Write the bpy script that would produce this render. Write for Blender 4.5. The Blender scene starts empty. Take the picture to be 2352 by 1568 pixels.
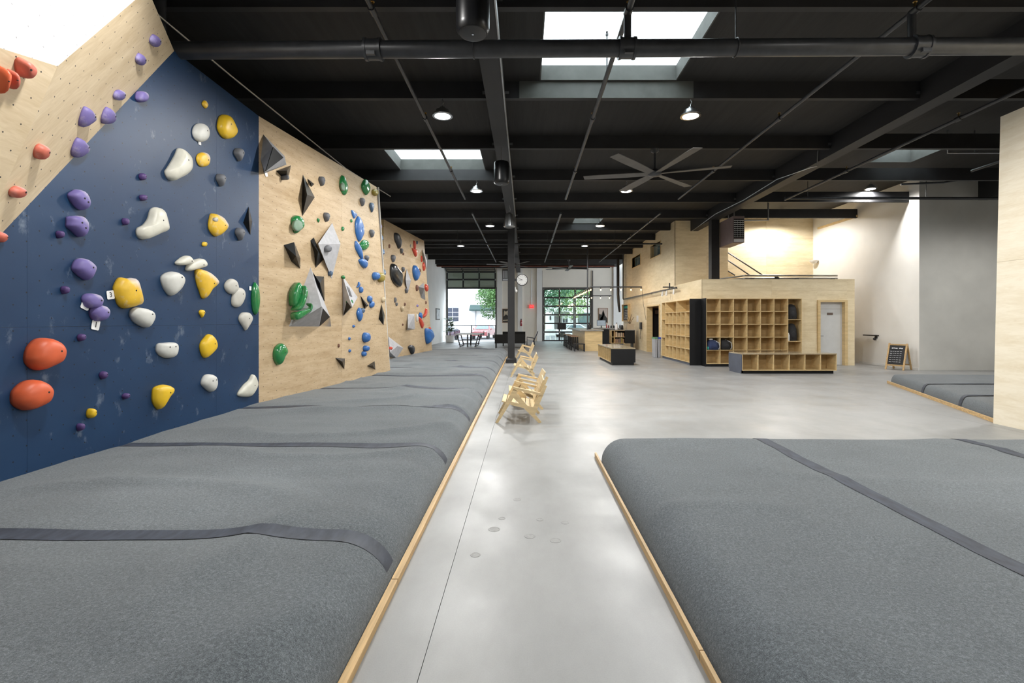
import bpy, bmesh, math, random
from mathutils import Vector, Matrix, noise
random.seed(7)
S = bpy.context.scene
COL = S.collection
PI = math.pi
# ---------------------------------------------------------------- camera, light, exposure
F, CX, CY, EYE = 1110.0, 1206.0, 737.0, 1.55      # focal length (px), axis pixel, eye height of the photograph
cd = bpy.data.cameras.new('camera'); cam = bpy.data.objects.new('camera', cd); COL.objects.link(cam)
cam.location = (0, 0, EYE); cam.rotation_euler = (PI/2, 0, 0)
cd.sensor_width = 36; cd.lens = F/2352*36
cd.shift_x = (1176-CX)/2352; cd.shift_y = (CY-784)/2352
cd.clip_start = .05; cd.clip_end = 300
S.camera = cam
S.view_settings.view_transform = 'Standard'; S.view_settings.look = 'None'
S.view_settings.gamma = 1; S.view_settings.use_curve_mapping = False
S.view_settings.exposure = 0.16
LAMP_W = 625.0            # watts of one high-bay lamp
SKY = 6.0
w = bpy.data.worlds.new('sky'); S.world = w; w.use_nodes = True
bg = w.node_tree.nodes['Background']; bg.inputs[0].default_value = (.80, .90, 1, 1); bg.inputs[1].default_value = SKY

# ---------------------------------------------------------------- helpers
def V(*a): return Vector(a)
EYEV = V(0, 0, EYE)
def ray(px, py): return V((px-CX)/F, 1, (CY-py)/F)
def at(px, py, Y): return EYEV + ray(px, py)*Y
def fl(px, py, z=0.0): return at(px, py, (EYE-z)*F/(py-CY))
MATS = {}
def nodes_of(name):
    m = bpy.data.materials.new(name); m.use_nodes = True
    nt = m.node_tree; b = nt.nodes['Principled BSDF']
    return m, nt, b
def N(nt, t, **kw):
    n = nt.nodes.new(t)
    for k, v in kw.items(): setattr(n, k, v)
    return n
def coords(nt, kind='Object', scale=(1,1,1), rot=(0,0,0)):
    t = N(nt, 'ShaderNodeTexCoord'); mp = N(nt, 'ShaderNodeMapping')
    mp.inputs['Scale'].default_value = scale; mp.inputs['Rotation'].default_value = rot
    nt.links.new(t.outputs[kind], mp.inputs[0]); return mp.outputs[0]
def noi(nt, vec, scale, detail=3, rough=.55):
    n = N(nt, 'ShaderNodeTexNoise'); n.inputs['Scale'].default_value = scale
    n.inputs['Detail'].default_value = detail; n.inputs['Roughness'].default_value = rough
    nt.links.new(vec, n.inputs['Vector']); return n.outputs['Fac']
def ramp(nt, fac, stops):
    r = N(nt, 'ShaderNodeValToRGB'); e = r.color_ramp.elements
    while len(e) < len(stops): e.new(.5)
    for i, (p, c) in enumerate(stops):
        e[i].position = p; e[i].color = c if len(c) == 4 else (*c, 1)
    nt.links.new(fac, r.inputs[0]); return r.outputs[0]
def mix(nt, fac, a, b, mode='MIX'):
    m = N(nt, 'ShaderNodeMix', data_type='RGBA', blend_type=mode)
    for i, x in ((0, fac), (6, a), (7, b)):
        if isinstance(x, (int, float)): m.inputs[i].default_value = x
        elif isinstance(x, tuple): m.inputs[i].default_value = x if len(x) == 4 else (*x, 1)
        else: nt.links.new(x, m.inputs[i])
    return m.outputs[2]
def math_(nt, op, a, b=0.0):
    m = N(nt, 'ShaderNodeMath', operation=op)
    for i, x in ((0, a), (1, b)):
        if isinstance(x, (int, float)): m.inputs[i].default_value = x
        else: nt.links.new(x, m.inputs[i])
    return m.outputs[0]
def bump(nt, b, h, strength, dist=.01):
    n = N(nt, 'ShaderNodeBump'); n.inputs['Strength'].default_value = strength; n.inputs['Distance'].default_value = dist
    nt.links.new(h, n.inputs['Height']); nt.links.new(n.outputs[0], b.inputs['Normal'])
def mat(name, col, rough=.5, metal=0.0, var=.12, scale=4.0, stretch=(1,1,1), bmp=0.0, bscale=60.0, coat=0.0, spec=.5, emit=0.0, kind='Object'):
    if name in MATS: return MATS[name]
    m, nt, b = nodes_of(name)
    vec = coords(nt, kind, stretch)
    f = noi(nt, vec, scale, 4)
    lo = tuple(max(0, c*(1-var)) for c in col); hi = tuple(min(1, c*(1+var)) for c in col)
    c = ramp(nt, f, [(.3, lo), (.7, hi)])
    nt.links.new(c, b.inputs['Base Color'])
    b.inputs['Roughness'].default_value = rough; b.inputs['Metallic'].default_value = metal
    b.inputs['Specular IOR Level'].default_value = spec
    b.inputs['Coat Weight'].default_value = coat; b.inputs['Coat Roughness'].default_value = .08
    if emit:
        b.inputs['Emission Color'].default_value = (*col, 1); b.inputs['Emission Strength'].default_value = emit
    if bmp: bump(nt, b, noi(nt, vec, bscale, 3), bmp)
    MATS[name] = m; return m
def tnut_mask(nt, s=.21, r=.0062):
    uv = N(nt, 'ShaderNodeTexCoord').outputs['UV']
    outs = []
    for off in (0, .5):
        a = N(nt, 'ShaderNodeVectorMath', operation='MULTIPLY_ADD')
        nt.links.new(uv, a.inputs[0]); a.inputs[1].default_value = (1/s, 1/s, 0); a.inputs[2].default_value = (off, off, 0)
        fr = N(nt, 'ShaderNodeVectorMath', operation='FRACTION'); nt.links.new(a.outputs[0], fr.inputs[0])
        su = N(nt, 'ShaderNodeVectorMath', operation='SUBTRACT'); nt.links.new(fr.outputs[0], su.inputs[0]); su.inputs[1].default_value = (.5, .5, 0)
        le = N(nt, 'ShaderNodeVectorMath', operation='LENGTH'); nt.links.new(su.outputs[0], le.inputs[0])
        outs.append(math_(nt, 'LESS_THAN', le.outputs['Value'], r/s))
    return math_(nt, 'MAXIMUM', outs[0], outs[1])
def plywood(name, lo, hi, holes=False, rough=.5, wear=0.0, vertical=False):
    m, nt, b = nodes_of(name)
    tc = N(nt, 'ShaderNodeTexCoord'); oi = N(nt, 'ShaderNodeObjectInfo')
    add = N(nt, 'ShaderNodeVectorMath', operation='MULTIPLY_ADD')
    cb = N(nt, 'ShaderNodeCombineXYZ'); nt.links.new(oi.outputs['Random'], cb.inputs[2])
    nt.links.new(cb.outputs[0], add.inputs[0]); add.inputs[1].default_value = (9, 9, 9); nt.links.new(tc.outputs['UV'], add.inputs[2])
    mp = N(nt, 'ShaderNodeMapping'); mp.inputs['Scale'].default_value = (3.2, .55, 1) if vertical else (.55, 3.2, 1)
    nt.links.new(add.outputs[0], mp.inputs[0])
    g1 = noi(nt, mp.outputs[0], 2.6, 5, .6)
    dis = N(nt, 'ShaderNodeTexNoise'); dis.inputs['Scale'].default_value = 6; dis.inputs['Detail'].default_value = 6; dis.inputs['Distortion'].default_value = 2.5
    nt.links.new(mp.outputs[0], dis.inputs['Vector'])
    f = math_(nt, 'ADD', math_(nt, 'MULTIPLY', g1, .65), math_(nt, 'MULTIPLY', dis.outputs['Fac'], .35))
    f = math_(nt, 'ADD', f, math_(nt, 'MULTIPLY', math_(nt, 'SUBTRACT', oi.outputs['Random'], .5), .10))
    c = ramp(nt, f, [(.34, lo), (.62, hi)])
    if wear:
        k = noi(nt, coords(nt, 'UV', (2.2, .7, 1)), 3, 6, .7)
        c = mix(nt, ramp(nt, k, [(.62, (0,0,0)), (.74, (wear,)*3)]), c, (.30, .20, .10))
    if holes: c = mix(nt, tnut_mask(nt), c, (.05, .045, .04))
    nt.links.new(c, b.inputs['Base Color']); b.inputs['Roughness'].default_value = rough
    b.inputs['Specular IOR Level'].default_value = .35
    MATS[name] = m; return m
# plywood and painted climbing panels
plywood('birch_holes', (.42, .30, .172), (.57, .437, .283), True, .55, .30)
plywood('birch_lit_holes', (.60, .47, .30), (.74, .61, .43), True, .55, .15)  # lighter copy of the holed birch; lamp brightness on the overhang put into its colour
plywood('wall_birch', (.72, .62, .45), (.84, .76, .61), False, .45)
plywood('birch', (.70, .575, .36), (.86, .74, .52), False, .5)
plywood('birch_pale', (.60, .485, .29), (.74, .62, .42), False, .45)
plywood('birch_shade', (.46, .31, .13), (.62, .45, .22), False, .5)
def navy():
    m, nt, b = nodes_of('navy_paint')
    uv = coords(nt, 'UV')
    base = ramp(nt, noi(nt, uv, 1.3, 4), [(.3, (.009, .032, .084)), (.7, (.013, .043, .106))])
    chalk = ramp(nt, noi(nt, coords(nt, 'UV', (1.6, 1, 1)), 3.1, 7, .68), [(.60, (0, 0, 0)), (.80, (.42, .42, .42))])
    c = mix(nt, chalk, base, (.42, .48, .55))
    c = mix(nt, tnut_mask(nt), c, (.008, .010, .014))
    nt.links.new(c, b.inputs['Base Color']); b.inputs['Roughness'].default_value = .42
    b.inputs['Specular IOR Level'].default_value = .32
    bump(nt, b, noi(nt, coords(nt, 'UV', (1, 6, 1)), 90, 3), .12, .004)
    MATS['navy_paint'] = m
navy()
def white_holes():
    m, nt, b = nodes_of('white_panel_paint')
    c = mix(nt, tnut_mask(nt), (.86, .87, .86), (.30, .30, .31))
    nt.links.new(c, b.inputs['Base Color']); b.inputs['Roughness'].default_value = .4
    MATS['white_panel_paint'] = m
white_holes()
def carpet():
    m, nt, b = nodes_of('mat_carpet')
    vec = coords(nt, 'Object')
    f1 = noi(nt, vec, 230, 2, .7); f2 = noi(nt, vec, 70, 3, .7); f3 = noi(nt, vec, 1.6, 3)
    f = math_(nt, 'ADD', math_(nt, 'MULTIPLY', f1, .55), math_(nt, 'MULTIPLY', f2, .45))
    c = ramp(nt, f, [(.33, (.052, .060, .066)), (.5, (.124, .138, .146)), (.68, (.26, .280, .290))])
    c = mix(nt, .55, c, ramp(nt, f3, [(.3, (.42,)*3), (.7, (.62,)*3)]), 'MULTIPLY')
    c = mix(nt, 1.0, c, (1.24, 1.275, 1.32, 1), 'MULTIPLY')
    nt.links.new(c, b.inputs['Base Color']); b.inputs['Roughness'].default_value = .95
    b.inputs['Specular IOR Level'].default_value = .1; b.inputs['Sheen Weight'].default_value = .25
    bump(nt, b, f, .5, .01); MATS['mat_carpet'] = m
carpet()
def concrete():
    m, nt, b = nodes_of('concrete')
    vec = coords(nt, 'Object')
    a = noi(nt, vec, .55, 5, .6); d = noi(nt, coords(nt, 'Object', (1.0, .45, 1)), 2.2, 6, .7); s = noi(nt, vec, 150, 2)
    f = math_(nt, 'ADD', math_(nt, 'MULTIPLY', a, .5), math_(nt, 'MULTIPLY', d, .5))
    c = ramp(nt, f, [(.3, (.258, .256, .249)), (.5, (.312, .312, .308)), (.68, (.36, .36, .357))])
    st = ramp(nt, noi(nt, coords(nt, 'Object', (.5, 1.1, 1)), 1.0, 6, .7), [(.60, (0,0,0)), (.76, (.5,)*3)])
    c = mix(nt, st, c, (.26, .235, .205))
    c = mix(nt, .35, c, ramp(nt, s, [(.3, (.8,)*3), (.7, (1,)*3)]), 'MULTIPLY')
    nt.links.new(c, b.inputs['Base Color'])
    r = ramp(nt, noi(nt, vec, 1.2, 4), [(.3, (.30,)*3), (.7, (.52,)*3)]); nt.links.new(r, b.inputs['Roughness'])
    b.inputs['Specular IOR Level'].default_value = .45
    bump(nt, b, d, .05, .01); MATS['concrete'] = m
concrete()
mat('white_wall', (.84, .825, .79), .75, var=.05, scale=.8, bmp=.05, bscale=20)
mat('grey_wall', (.60, .595, .56), .8, var=.09, scale=.9, bmp=.05, bscale=15)
mat('far_wall_paint', (.86, .80, .70), .8, var=.05, scale=.6)
mat('deck_black', (.013, .0125, .012), .75, var=.35, scale=2.0, stretch=(6, .4, 1), bmp=.25, bscale=8)
mat('beam_black', (.014, .014, .0155), .6, var=.3, scale=3, stretch=(1, .3, 1))
mat('pipe_black', (.035, .037, .042), .38, var=.25, scale=6, spec=.5)
mat('well_grey', (.085, .088, .082), .8, var=.15, scale=3)
mat('steel', (.42, .43, .44), .35, 1.0, var=.1)
mat('chrome', (.75, .75, .76), .15, 1.0, var=.03)
mat('black_satin', (.014, .014, .016), .4, var=.2)
mat('black_laminate', (.008, .0083, .0095), .5, var=.15, spec=.3)
mat('slate_laminate', (.085, .095, .125), .5, var=.12)
mat('black_gloss', (.006, .0063, .0072), .33, var=.3, scale=8, spec=.32)
mat('volume_grey', (.27, .275, .29), .75, var=.12, scale=9, bmp=.15, bscale=120)
mat('volume_pale', (.42, .42, .44), .75, var=.12, scale=9, bmp=.15, bscale=120)
mat('volume_edge', (.55, .42, .25), .6, var=.1)
def resin(name, col, rough=.5, chalk=.35, coat=0.0):
    m, nt, b = nodes_of(name)
    vec = coords(nt, 'Object')
    c = ramp(nt, noi(nt, vec, 5, 4), [(.3, tuple(x*.86 for x in col)), (.7, tuple(min(1, x*1.1) for x in col))])
    k = ramp(nt, noi(nt, vec, 7, 5, .65), [(.56, (0,0,0)), (.78, (chalk,)*3)])
    c = mix(nt, k, c, (.62, .60, .60))
    if chalk > .3:      # chalk rubbed onto the upper far shoulder where hands grip
        sp = N(nt, 'ShaderNodeSeparateXYZ'); nt.links.new(coords(nt, 'Generated'), sp.inputs[0])
        g = math_(nt, 'ADD', math_(nt, 'MULTIPLY', sp.outputs[1], .45), math_(nt, 'MULTIPLY', sp.outputs[2], .55))
        g = math_(nt, 'ADD', g, math_(nt, 'MULTIPLY', math_(nt, 'SUBTRACT', noi(nt, vec, 9, 3), .5), .35))
        c = mix(nt, ramp(nt, g, [(.60, (0,0,0)), (.76, (chalk,)*3)]), c, (.58, .55, .58))
    nt.links.new(c, b.inputs['Base Color']); b.inputs['Roughness'].default_value = rough
    b.inputs['Coat Weight'].default_value = coat; b.inputs['Coat Roughness'].default_value = .1
    bump(nt, b, noi(nt, vec, 130, 2), .12, .003); MATS[name] = m
resin('h_purple', (.175, .14, .38), .55, .55); resin('h_plum', (.085, .045, .17), .5, .25)
resin('h_orange', (.66, .115, .040), .45, .06); resin('h_coral', (.62, .15, .10), .5, .5)
resin('h_yellow', (.78, .50, .020), .4, .18); resin('h_amber', (.76, .47, .030), .45, .85)
resin('h_white', (.62, .62, .585), .45, .1); resin('h_cream', (.66, .645, .56), .4, .1); resin('h_bone', (.52, .50, .45), .5, .3)
resin('h_sage', (.17, .27, .19), .5, .3); resin('h_char', (.040, .044, .052), .4, .2); resin('h_grey', (.13, .135, .15), .6, .3); resin('h_green', (.018, .20, .055), .22, .12, .6)
resin('h_blue', (.030, .135, .40), .35, .12, .2); resin('h_slate', (.07, .12, .20), .45, .2)
resin('h_black', (.011, .012, .0135), .28, .06, .25); resin('h_brown', (.16, .07, .045), .5, .2)
resin('h_beige', (.52, .42, .27), .5, .3); resin('h_olive', (.30, .23, .035), .4, .2); resin('h_red', (.56, .06, .03), .35, .1, .3)
mat('dark_hole', (.012, .011, .011), .8, var=.1)
mat('tape_vinyl', (.045, .053, .073), .62, var=.35, scale=7, stretch=(3, 1, 1))
mat('curb_pine', (.56, .37, .17), .5, var=.25, scale=5, stretch=(8, .5, 8))
mat('chair_ply', (.70, .54, .31), .5, var=.12, scale=6, stretch=(1, 1, 6))
mat('tag_white', (.85, .85, .85), .6, var=.02); mat('ink', (.02, .02, .02), .7, var=.05)
mat('shelf_back', (.42, .29, .13), .55, var=.12, scale=3, stretch=(1, 1, 4))
mat('lens_glow', (1, .98, .94), .4, var=0.0, emit=26.0)
mat('bulb_glow', (1, .62, .26), .4, var=0.0, emit=11.0)
mat('exit_red', (1, .05, .05), .4, var=0.0, emit=.8)
mat('screen', (.30, .36, .42), .3, var=.1, emit=.35)
mat('fan_blade', (.11, .105, .10), .5, var=.15)
mat('plastic_white', (.78, .78, .77), .4, var=.03)
mat('door_paint', (.62, .63, .63), .45, var=.04)
mat('bin_grey', (.36, .37, .40), .4, var=.06); mat('lid_green', (.10, .26, .12), .4, var=.05); mat('lid_blue', (.03, .07, .45), .4, var=.05)
mat('heater_brown', (.19, .14, .135), .45, var=.1)
mat('leaf_green', (.055, .13, .028), .5, var=.5, scale=2.0); mat('leaf_pale', (.20, .32, .10), .55, var=.45, scale=1.5)
mat('leaf_dark', (.05, .13, .06), .55, var=.5, scale=1.5)
mat('trunk', (.12, .085, .055), .9, var=.3)
mat('asphalt', (.16, .16, .165), .9, var=.15); mat('stucco', (.82, .82, .80), .85, var=.03)
mat('awning_green', (.022, .050, .046), .7, var=.1)
mat('car_red', (.27, .012, .018), .25, var=.05, coat=.8); mat('car_navy', (.035, .045, .085), .25, var=.05, coat=.8)
mat('car_silver', (.45, .46, .47), .25, .4, var=.05, coat=.8)
mat('tyre', (.015,)*3, .85, var=.1)
mat('leather_dark', (.007, .0065, .006), .6, var=.2, spec=.2); mat('window_dark', (.05, .055, .075), .5, var=.2, spec=.2)
mat('pot_white', (.62, .60, .57), .6, var=.05); mat('counter_stone', (.27, .26, .24), .4, var=.15, scale=9)
mat('seat_wood', (.30, .17, .09), .45, var=.2, stretch=(1, 6, 1))
mat('fabric_navy', (.018, .030, .085), .8, var=.3, scale=9); mat('fabric_black', (.012, .012, .014), .75, var=.3, scale=9)
mat('fabric_teal', (.02, .25, .22), .8, var=.2); mat('fabric_silver', (.42, .43, .45), .5, var=.2)
mat('tan_box', (.42, .34, .24), .7, var=.1); mat('paper', (.75, .76, .78), .7, var=.03)
mat('chalkboard', (.022, .023, .026), .7, var=.25); mat('chalk', (.70, .70, .72), .8, var=.1)
mat('art_dark', (.045, .04, .032), .6, var=.5, scale=3); mat('art_cream', (.52, .44, .32), .6, var=.35, scale=3); mat('art_sky', (.62, .50, .42), .6, var=.1)
mat('art_pale', (.62, .64, .66), .5, var=.3, scale=4)
mat('sign_brown', (.14, .10, .08), .5, var=.1)
mat('rust_pipe', (.16, .045, .025), .6, var=.3)
mat('brass', (.45, .30, .10), .3, 1.0, var=.1)
def glass(name, rough, tint, alpha):
    m, nt, b = nodes_of(name)
    tr = N(nt, 'ShaderNodeBsdfTransparent'); tr.inputs[0].default_value = (*tint, 1)
    gl = N(nt, 'ShaderNodeBsdfGlossy'); gl.inputs['Roughness'].default_value = rough
    mx = N(nt, 'ShaderNodeMixShader'); mx.inputs[0].default_value = alpha
    nt.links.new(tr.outputs[0], mx.inputs[1]); nt.links.new(gl.outputs[0], mx.inputs[2])
    nt.links.new(mx.outputs[0], nt.nodes['Material Output'].inputs[0]); MATS[name] = m
glass('pane_glass', .02, (.86, .92, .90), .07)
mat('car_glass', (.10, .16, .18), .06, var=.1, coat=.5)
def milky():
    m, nt, b = nodes_of('skylight_acrylic')
    t = N(nt, 'ShaderNodeBsdfTranslucent'); t.inputs[0].default_value = (.95, .96, .93, 1)
    d = N(nt, 'ShaderNodeBsdfDiffuse'); d.inputs[0].default_value = (.6, .6, .6, 1)
    mx = N(nt, 'ShaderNodeMixShader'); mx.inputs[0].default_value = .12
    nt.links.new(t.outputs[0], mx.inputs[1]); nt.links.new(d.outputs[0], mx.inputs[2])
    nt.links.new(mx.outputs[0], nt.nodes['Material Output'].inputs[0]); MATS['skylight_acrylic'] = m
milky()

class MB:
    def __init__(s): s.v = []; s.f = []; s.uv = None
    def add(s, vs, fs):
        o = len(s.v); s.v += [Vector(p) for p in vs]; s.f += [tuple(i+o for i in f) for f in fs]; return s
    def box(s, x0, x1, y0, y1, z0, z1):
        return s.add([(x0,y0,z0),(x1,y0,z0),(x1,y1,z0),(x0,y1,z0),(x0,y0,z1),(x1,y0,z1),(x1,y1,z1),(x0,y1,z1)],
                     [(0,3,2,1),(4,5,6,7),(0,1,5,4),(1,2,6,5),(2,3,7,6),(3,0,4,7)])
    def obox(s, p0, p1, w, h, up=(0,0,1)):
        p0, p1 = Vector(p0), Vector(p1); d = (p1-p0).normalized(); u = Vector(up)
        a = d.cross(u)
        if a.length < 1e-4: a = d.cross(V(1,0,0))
        a.normalize(); b = a.cross(d).normalized(); a *= w/2; b *= h/2
        return s.add([p0-a-b,p0+a-b,p0+a+b,p0-a+b,p1-a-b,p1+a-b,p1+a+b,p1-a+b],
                     [(0,3,2,1),(4,5,6,7),(0,1,5,4),(1,2,6,5),(2,3,7,6),(3,0,4,7)])
    def cyl(s, p0, p1, r0, r1=None, n=12):
        return s.tube([p0, p1], [r0, r0 if r1 is None else r1], n)
    def tube(s, path, r, n=8):
        path = [Vector(p) for p in path]; k = len(path)
        r = r if isinstance(r, (list, tuple)) else [r]*k
        vs = []; fs = []
        ref = None
        for i, p in enumerate(path):
            d = (path[min(i+1, k-1)]-path[max(i-1, 0)]).normalized()
            if ref is None:
                ref = d.cross(V(0,0,1))
                if ref.length < 1e-3: ref = d.cross(V(1,0,0))
            a = (ref-d*ref.dot(d)).normalized(); ref = a; b = d.cross(a)
            for j in range(n):
                t = 2*PI*j/n; vs.append(p+(a*math.cos(t)+b*math.sin(t))*r[i])
        for i in range(k-1):
            for j in range(n):
                fs.append((i*n+j, i*n+(j+1) % n, (i+1)*n+(j+1) % n, (i+1)*n+j))
        fs.append(tuple(range(n))[::-1]); fs.append(tuple((k-1)*n+j for j in range(n)))
        return s.add(vs, fs)
    def lathe(s, c, prof, n=20, flute=0.0):
        vs = []; fs = []; c = Vector(c); k = len(prof)
        for (r, z) in prof:
            for j in range(n):
                t = 2*PI*j/n; rr = r*(1+flute*(1 if j % 2 else -1)); vs.append(c+V(rr*math.cos(t), rr*math.sin(t), z))
        for i in range(k-1):
            for j in range(n): fs.append((i*n+j, i*n+(j+1) % n, (i+1)*n+(j+1) % n, (i+1)*n+j))
        fs.append(tuple(range(n))[::-1]); fs.append(tuple((k-1)*n+j for j in range(n)))
        return s.add(vs, fs)
    def prism(s, pts, vec):
        k = len(pts); pts = [Vector(p) for p in pts]; vec = Vector(vec)
        return s.add(pts+[p+vec for p in pts], [tuple(range(k))[::-1], tuple(range(k, 2*k))]+[(i, (i+1) % k, k+(i+1) % k, k+i) for i in range(k)])
    def ball(s, c, r, n=12, m=8, sq=(1,1,1)):
        prof = [(max(1e-3, math.sin(PI*i/m)), -math.cos(PI*i/m)) for i in range(m+1)]
        vs = []; fs = []; c = Vector(c)
        for (a, z) in prof:
            for j in range(n):
                t = 2*PI*j/n; vs.append(c+V(a*math.cos(t)*r*sq[0], a*math.sin(t)*r*sq[1], z*r*sq[2]))
        for i in range(m):
            for j in range(n): fs.append((i*n+j, i*n+(j+1) % n, (i+1)*n+(j+1) % n, (i+1)*n+j))
        return s.add(vs, fs)
def root_of(o):
    while o.parent: o = o.parent
    return o
def rmat(o): return Matrix.LocRotScale(o.location, o.rotation_euler, None)
def mesh_of(name, mb, m, smooth=False, uvs=None):
    me = bpy.data.meshes.new(name); me.from_pydata([tuple(v) for v in mb.v], [], mb.f)
    me.materials.append(MATS[m] if isinstance(m, str) else m)
    bm = bmesh.new(); bm.from_mesh(me); bmesh.ops.recalc_face_normals(bm, faces=bm.faces); bm.to_mesh(me); bm.free()
    if uvs is not None:
        lay = me.uv_layers.new(name='UVMap')
        for l in me.loops: lay.data[l.index].uv = uvs[l.vertex_index]
    if smooth:
        me.polygons.foreach_set('use_smooth', [True]*len(me.polygons))
        if smooth != 'all':
            try: me.set_sharp_from_angle(angle=math.radians(smooth if smooth > 1 else 38))
            except Exception: pass
    return me
def tag(o, label=None, cat=None, group=None, kind=None):
    for k, v in (('label', label), ('category', cat), ('group', group), ('kind', kind)):
        if v: o[k] = v
    return o
def thing(name, label, cat, loc=(0,0,0), rz=0.0, group=None):
    o = bpy.data.objects.new(name, None); COL.objects.link(o); o.empty_display_size = .1
    o.location = loc; o.rotation_euler = (0, 0, rz); return tag(o, label, cat, group)
def part(name, mb, m, parent, smooth=False, label=None, uvs=None, kind=None, local=False):
    me = mesh_of(name, mb, m, smooth, uvs)
    if not local: me.transform(rmat(root_of(parent)).inverted())
    o = bpy.data.objects.new(name, me); COL.objects.link(o); o.parent = parent
    return tag(o, label, None, None, kind)
def solo(name, mb, m, label, cat, group=None, kind=None, smooth=False, uvs=None, world=False):
    me = mesh_of(name, mb, m, smooth, uvs)
    o = bpy.data.objects.new(name, me); COL.objects.link(o)
    if not world:
        xs = [v.x for v in mb.v]; ys = [v.y for v in mb.v]; zs = [v.z for v in mb.v]
        c = V((min(xs)+max(xs))/2, (min(ys)+max(ys))/2, min(zs)); me.transform(Matrix.Translation(-c)); o.location = c
    return tag(o, label, cat, group, kind)
def struct(name, mb, m, label=None, cat=None, parent=None, smooth=False, uvs=None):
    if parent: return part(name, mb, m, parent, smooth, None, uvs)
    return solo(name, mb, m, label, cat, None, 'structure', smooth, uvs, world=True)
def dup(o, loc, rz=0.0, label=None, parent=None):
    c = o.copy(); COL.objects.link(c); c.parent = parent
    if parent is None: c.location = loc; c.rotation_euler = (0, 0, rz)
    if label: c['label'] = label
    for ch in list(o.children): dup(ch, None, 0, None, c)
    return c
def bevel(o, w=.008, seg=2):
    b = o.modifiers.new('bevel', 'BEVEL'); b.width = w; b.segments = seg; b.limit_method = 'ANGLE'; return o
# ---- flat faces built of sheets
class Plane:
    def __init__(s, o, u, n=None, v=None):
        s.o = Vector(o); s.u = Vector(u).normalized()
        if v is None: s.n = Vector(n).normalized(); s.v = s.n.cross(s.u).normalized()
        else: s.v = (Vector(v)-s.u*Vector(v).dot(s.u)).normalized(); s.n = s.u.cross(s.v).normalized()
        if s.v.z < 0: s.v = -s.v
        if s.n.dot(EYEV-s.o) < 0: s.n = -s.n
    def hit(s, px, py, d=0.0):
        r = ray(px, py); o = s.o+s.n*d
        return EYEV+r*((o-EYEV).dot(s.n)/r.dot(s.n))
    def uv(s, p): q = Vector(p)-s.o; return (q.dot(s.u), q.dot(s.v))
    def p(s, a, b, d=0.0): return s.o+s.u*a+s.v*b+s.n*d
def clip(poly, a, b, c):            # keep a*u+b*v<=c
    out = []
    for i, p in enumerate(poly):
        q = poly[(i+1) % len(poly)]; fp = a*p[0]+b*p[1]-c; fq = a*q[0]+b*q[1]-c
        if fp <= 0: out.append(p)
        if fp*fq < 0:
            t = fp/(fp-fq); out.append((p[0]+(q[0]-p[0])*t, p[1]+(q[1]-p[1])*t))
    return out
def area(p): return abs(sum(p[i][0]*p[(i+1) % len(p)][1]-p[(i+1) % len(p)][0]*p[i][1] for i in range(len(p))))/2
def sheets(parent, pl, poly, ucuts, vcuts, m, thick=.018, gap=.003, name='plywood_sheet', stagger=0.0):
    us = [p[0] for p in poly]; vs = [p[1] for p in poly]
    uc = [min(us)-1]+sorted(ucuts)+[max(us)+1]; vc = [min(vs)-1]+sorted(vcuts)+[max(vs)+1]
    for j in range(len(vc)-1):
        for i in range(len(uc)-1):
            so = stagger if j % 2 else 0.0
            p = clip(poly, 1, 0, uc[i+1]+so-gap/2 if i < len(uc)-2 else 1e6); p = clip(p, -1, 0, -(uc[i]+so+gap/2) if i else 1e6)
            p = clip(p, 0, 1, vc[j+1]-gap/2); p = clip(p, 0, -1, -(vc[j]+gap/2))
            if len(p) < 3 or area(p) < .004: continue
            mb = MB().prism([pl.p(a, b, -thick) for a, b in p], pl.n*thick)
            part(name, mb, m, parent, uvs=[(a, b) for a, b in p]*2)
def facet(name, pl, pts, label, cat, m, ucuts=(), vcuts=(), thick=.018, back=.10, kind=None, backm='birch_shade', stagger=0.0, gap=.003, piece='plywood_sheet'):
    poly = [pl.uv(p) for p in pts]
    mb = MB().prism([pl.p(a, b, -thick-back) for a, b in poly], pl.n*(back-.001))
    o = solo(name, mb, backm, label, cat, kind=kind, world=True)
    sheets(o, pl, poly, ucuts, vcuts, m, thick, gap, piece, stagger)
    return o
# ================================================================= structure
def rng(a, b, s):
    out = []
    while a < b: out.append(a); a += s
    return out
ZD, ZD2, ZP, ZB = 5.68, 6.08, 5.39, 5.25       # deck (main / right bay), purlin underside, beam underside
FARY, LEFTX = 37.0, -6.05
plf = Plane((0,0,0), (1,0,0), (0,0,1))
floor = struct('floor', MB().box(-6.4, 18, -4.2, 37.25, -.2, -.008), 'asphalt', 'pale grey polished concrete floor slabs with thin joints', 'floor')
sheets(floor, plf, [(-6.4,-4.2),(18,-4.2),(18,37.25),(-6.4,37.25)], [-.463, 6.9, 12.4], [8.9, 18.2, 27.6], 'concrete', .02, .0035, 'slab')
for px, py, r in ((1135,1215,.045),(1217,1231,.04),(1276,1241,.04),(1240,1193,.028),(1153,1190,.028),(1092,1274,.035),(1188,1147,.035),(1298,1200,.03)):
    c = fl(px, py); mb = MB()
    mb.lathe(c, [(r,.0004),(r*.97,.0016),(r*.8,.0016),(r*.75,.0006),(r*.3,.0012),(.002,.0012)], 14)
    part('anchor_patch', mb, mat('patch', (.305,.303,.296), .6, var=.12, scale=30), floor)
struct('wall_left', MB().box(LEFTX-.2, LEFTX, -4.2, 37.2, 0, 6.2), 'white_wall', 'white painted side wall behind the climbing walls', 'wall')
struct('wall_rear', MB().box(-6.3, 18, -4.4, -4.2, 0, 6.2), 'white_wall', 'white wall behind the viewer', 'wall')
struct('wall_right', MB().box(17.8, 18, -4.2, 15.4, 0, 6.2), 'white_wall', 'white side wall beyond the right climbing wall', 'wall')
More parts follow.
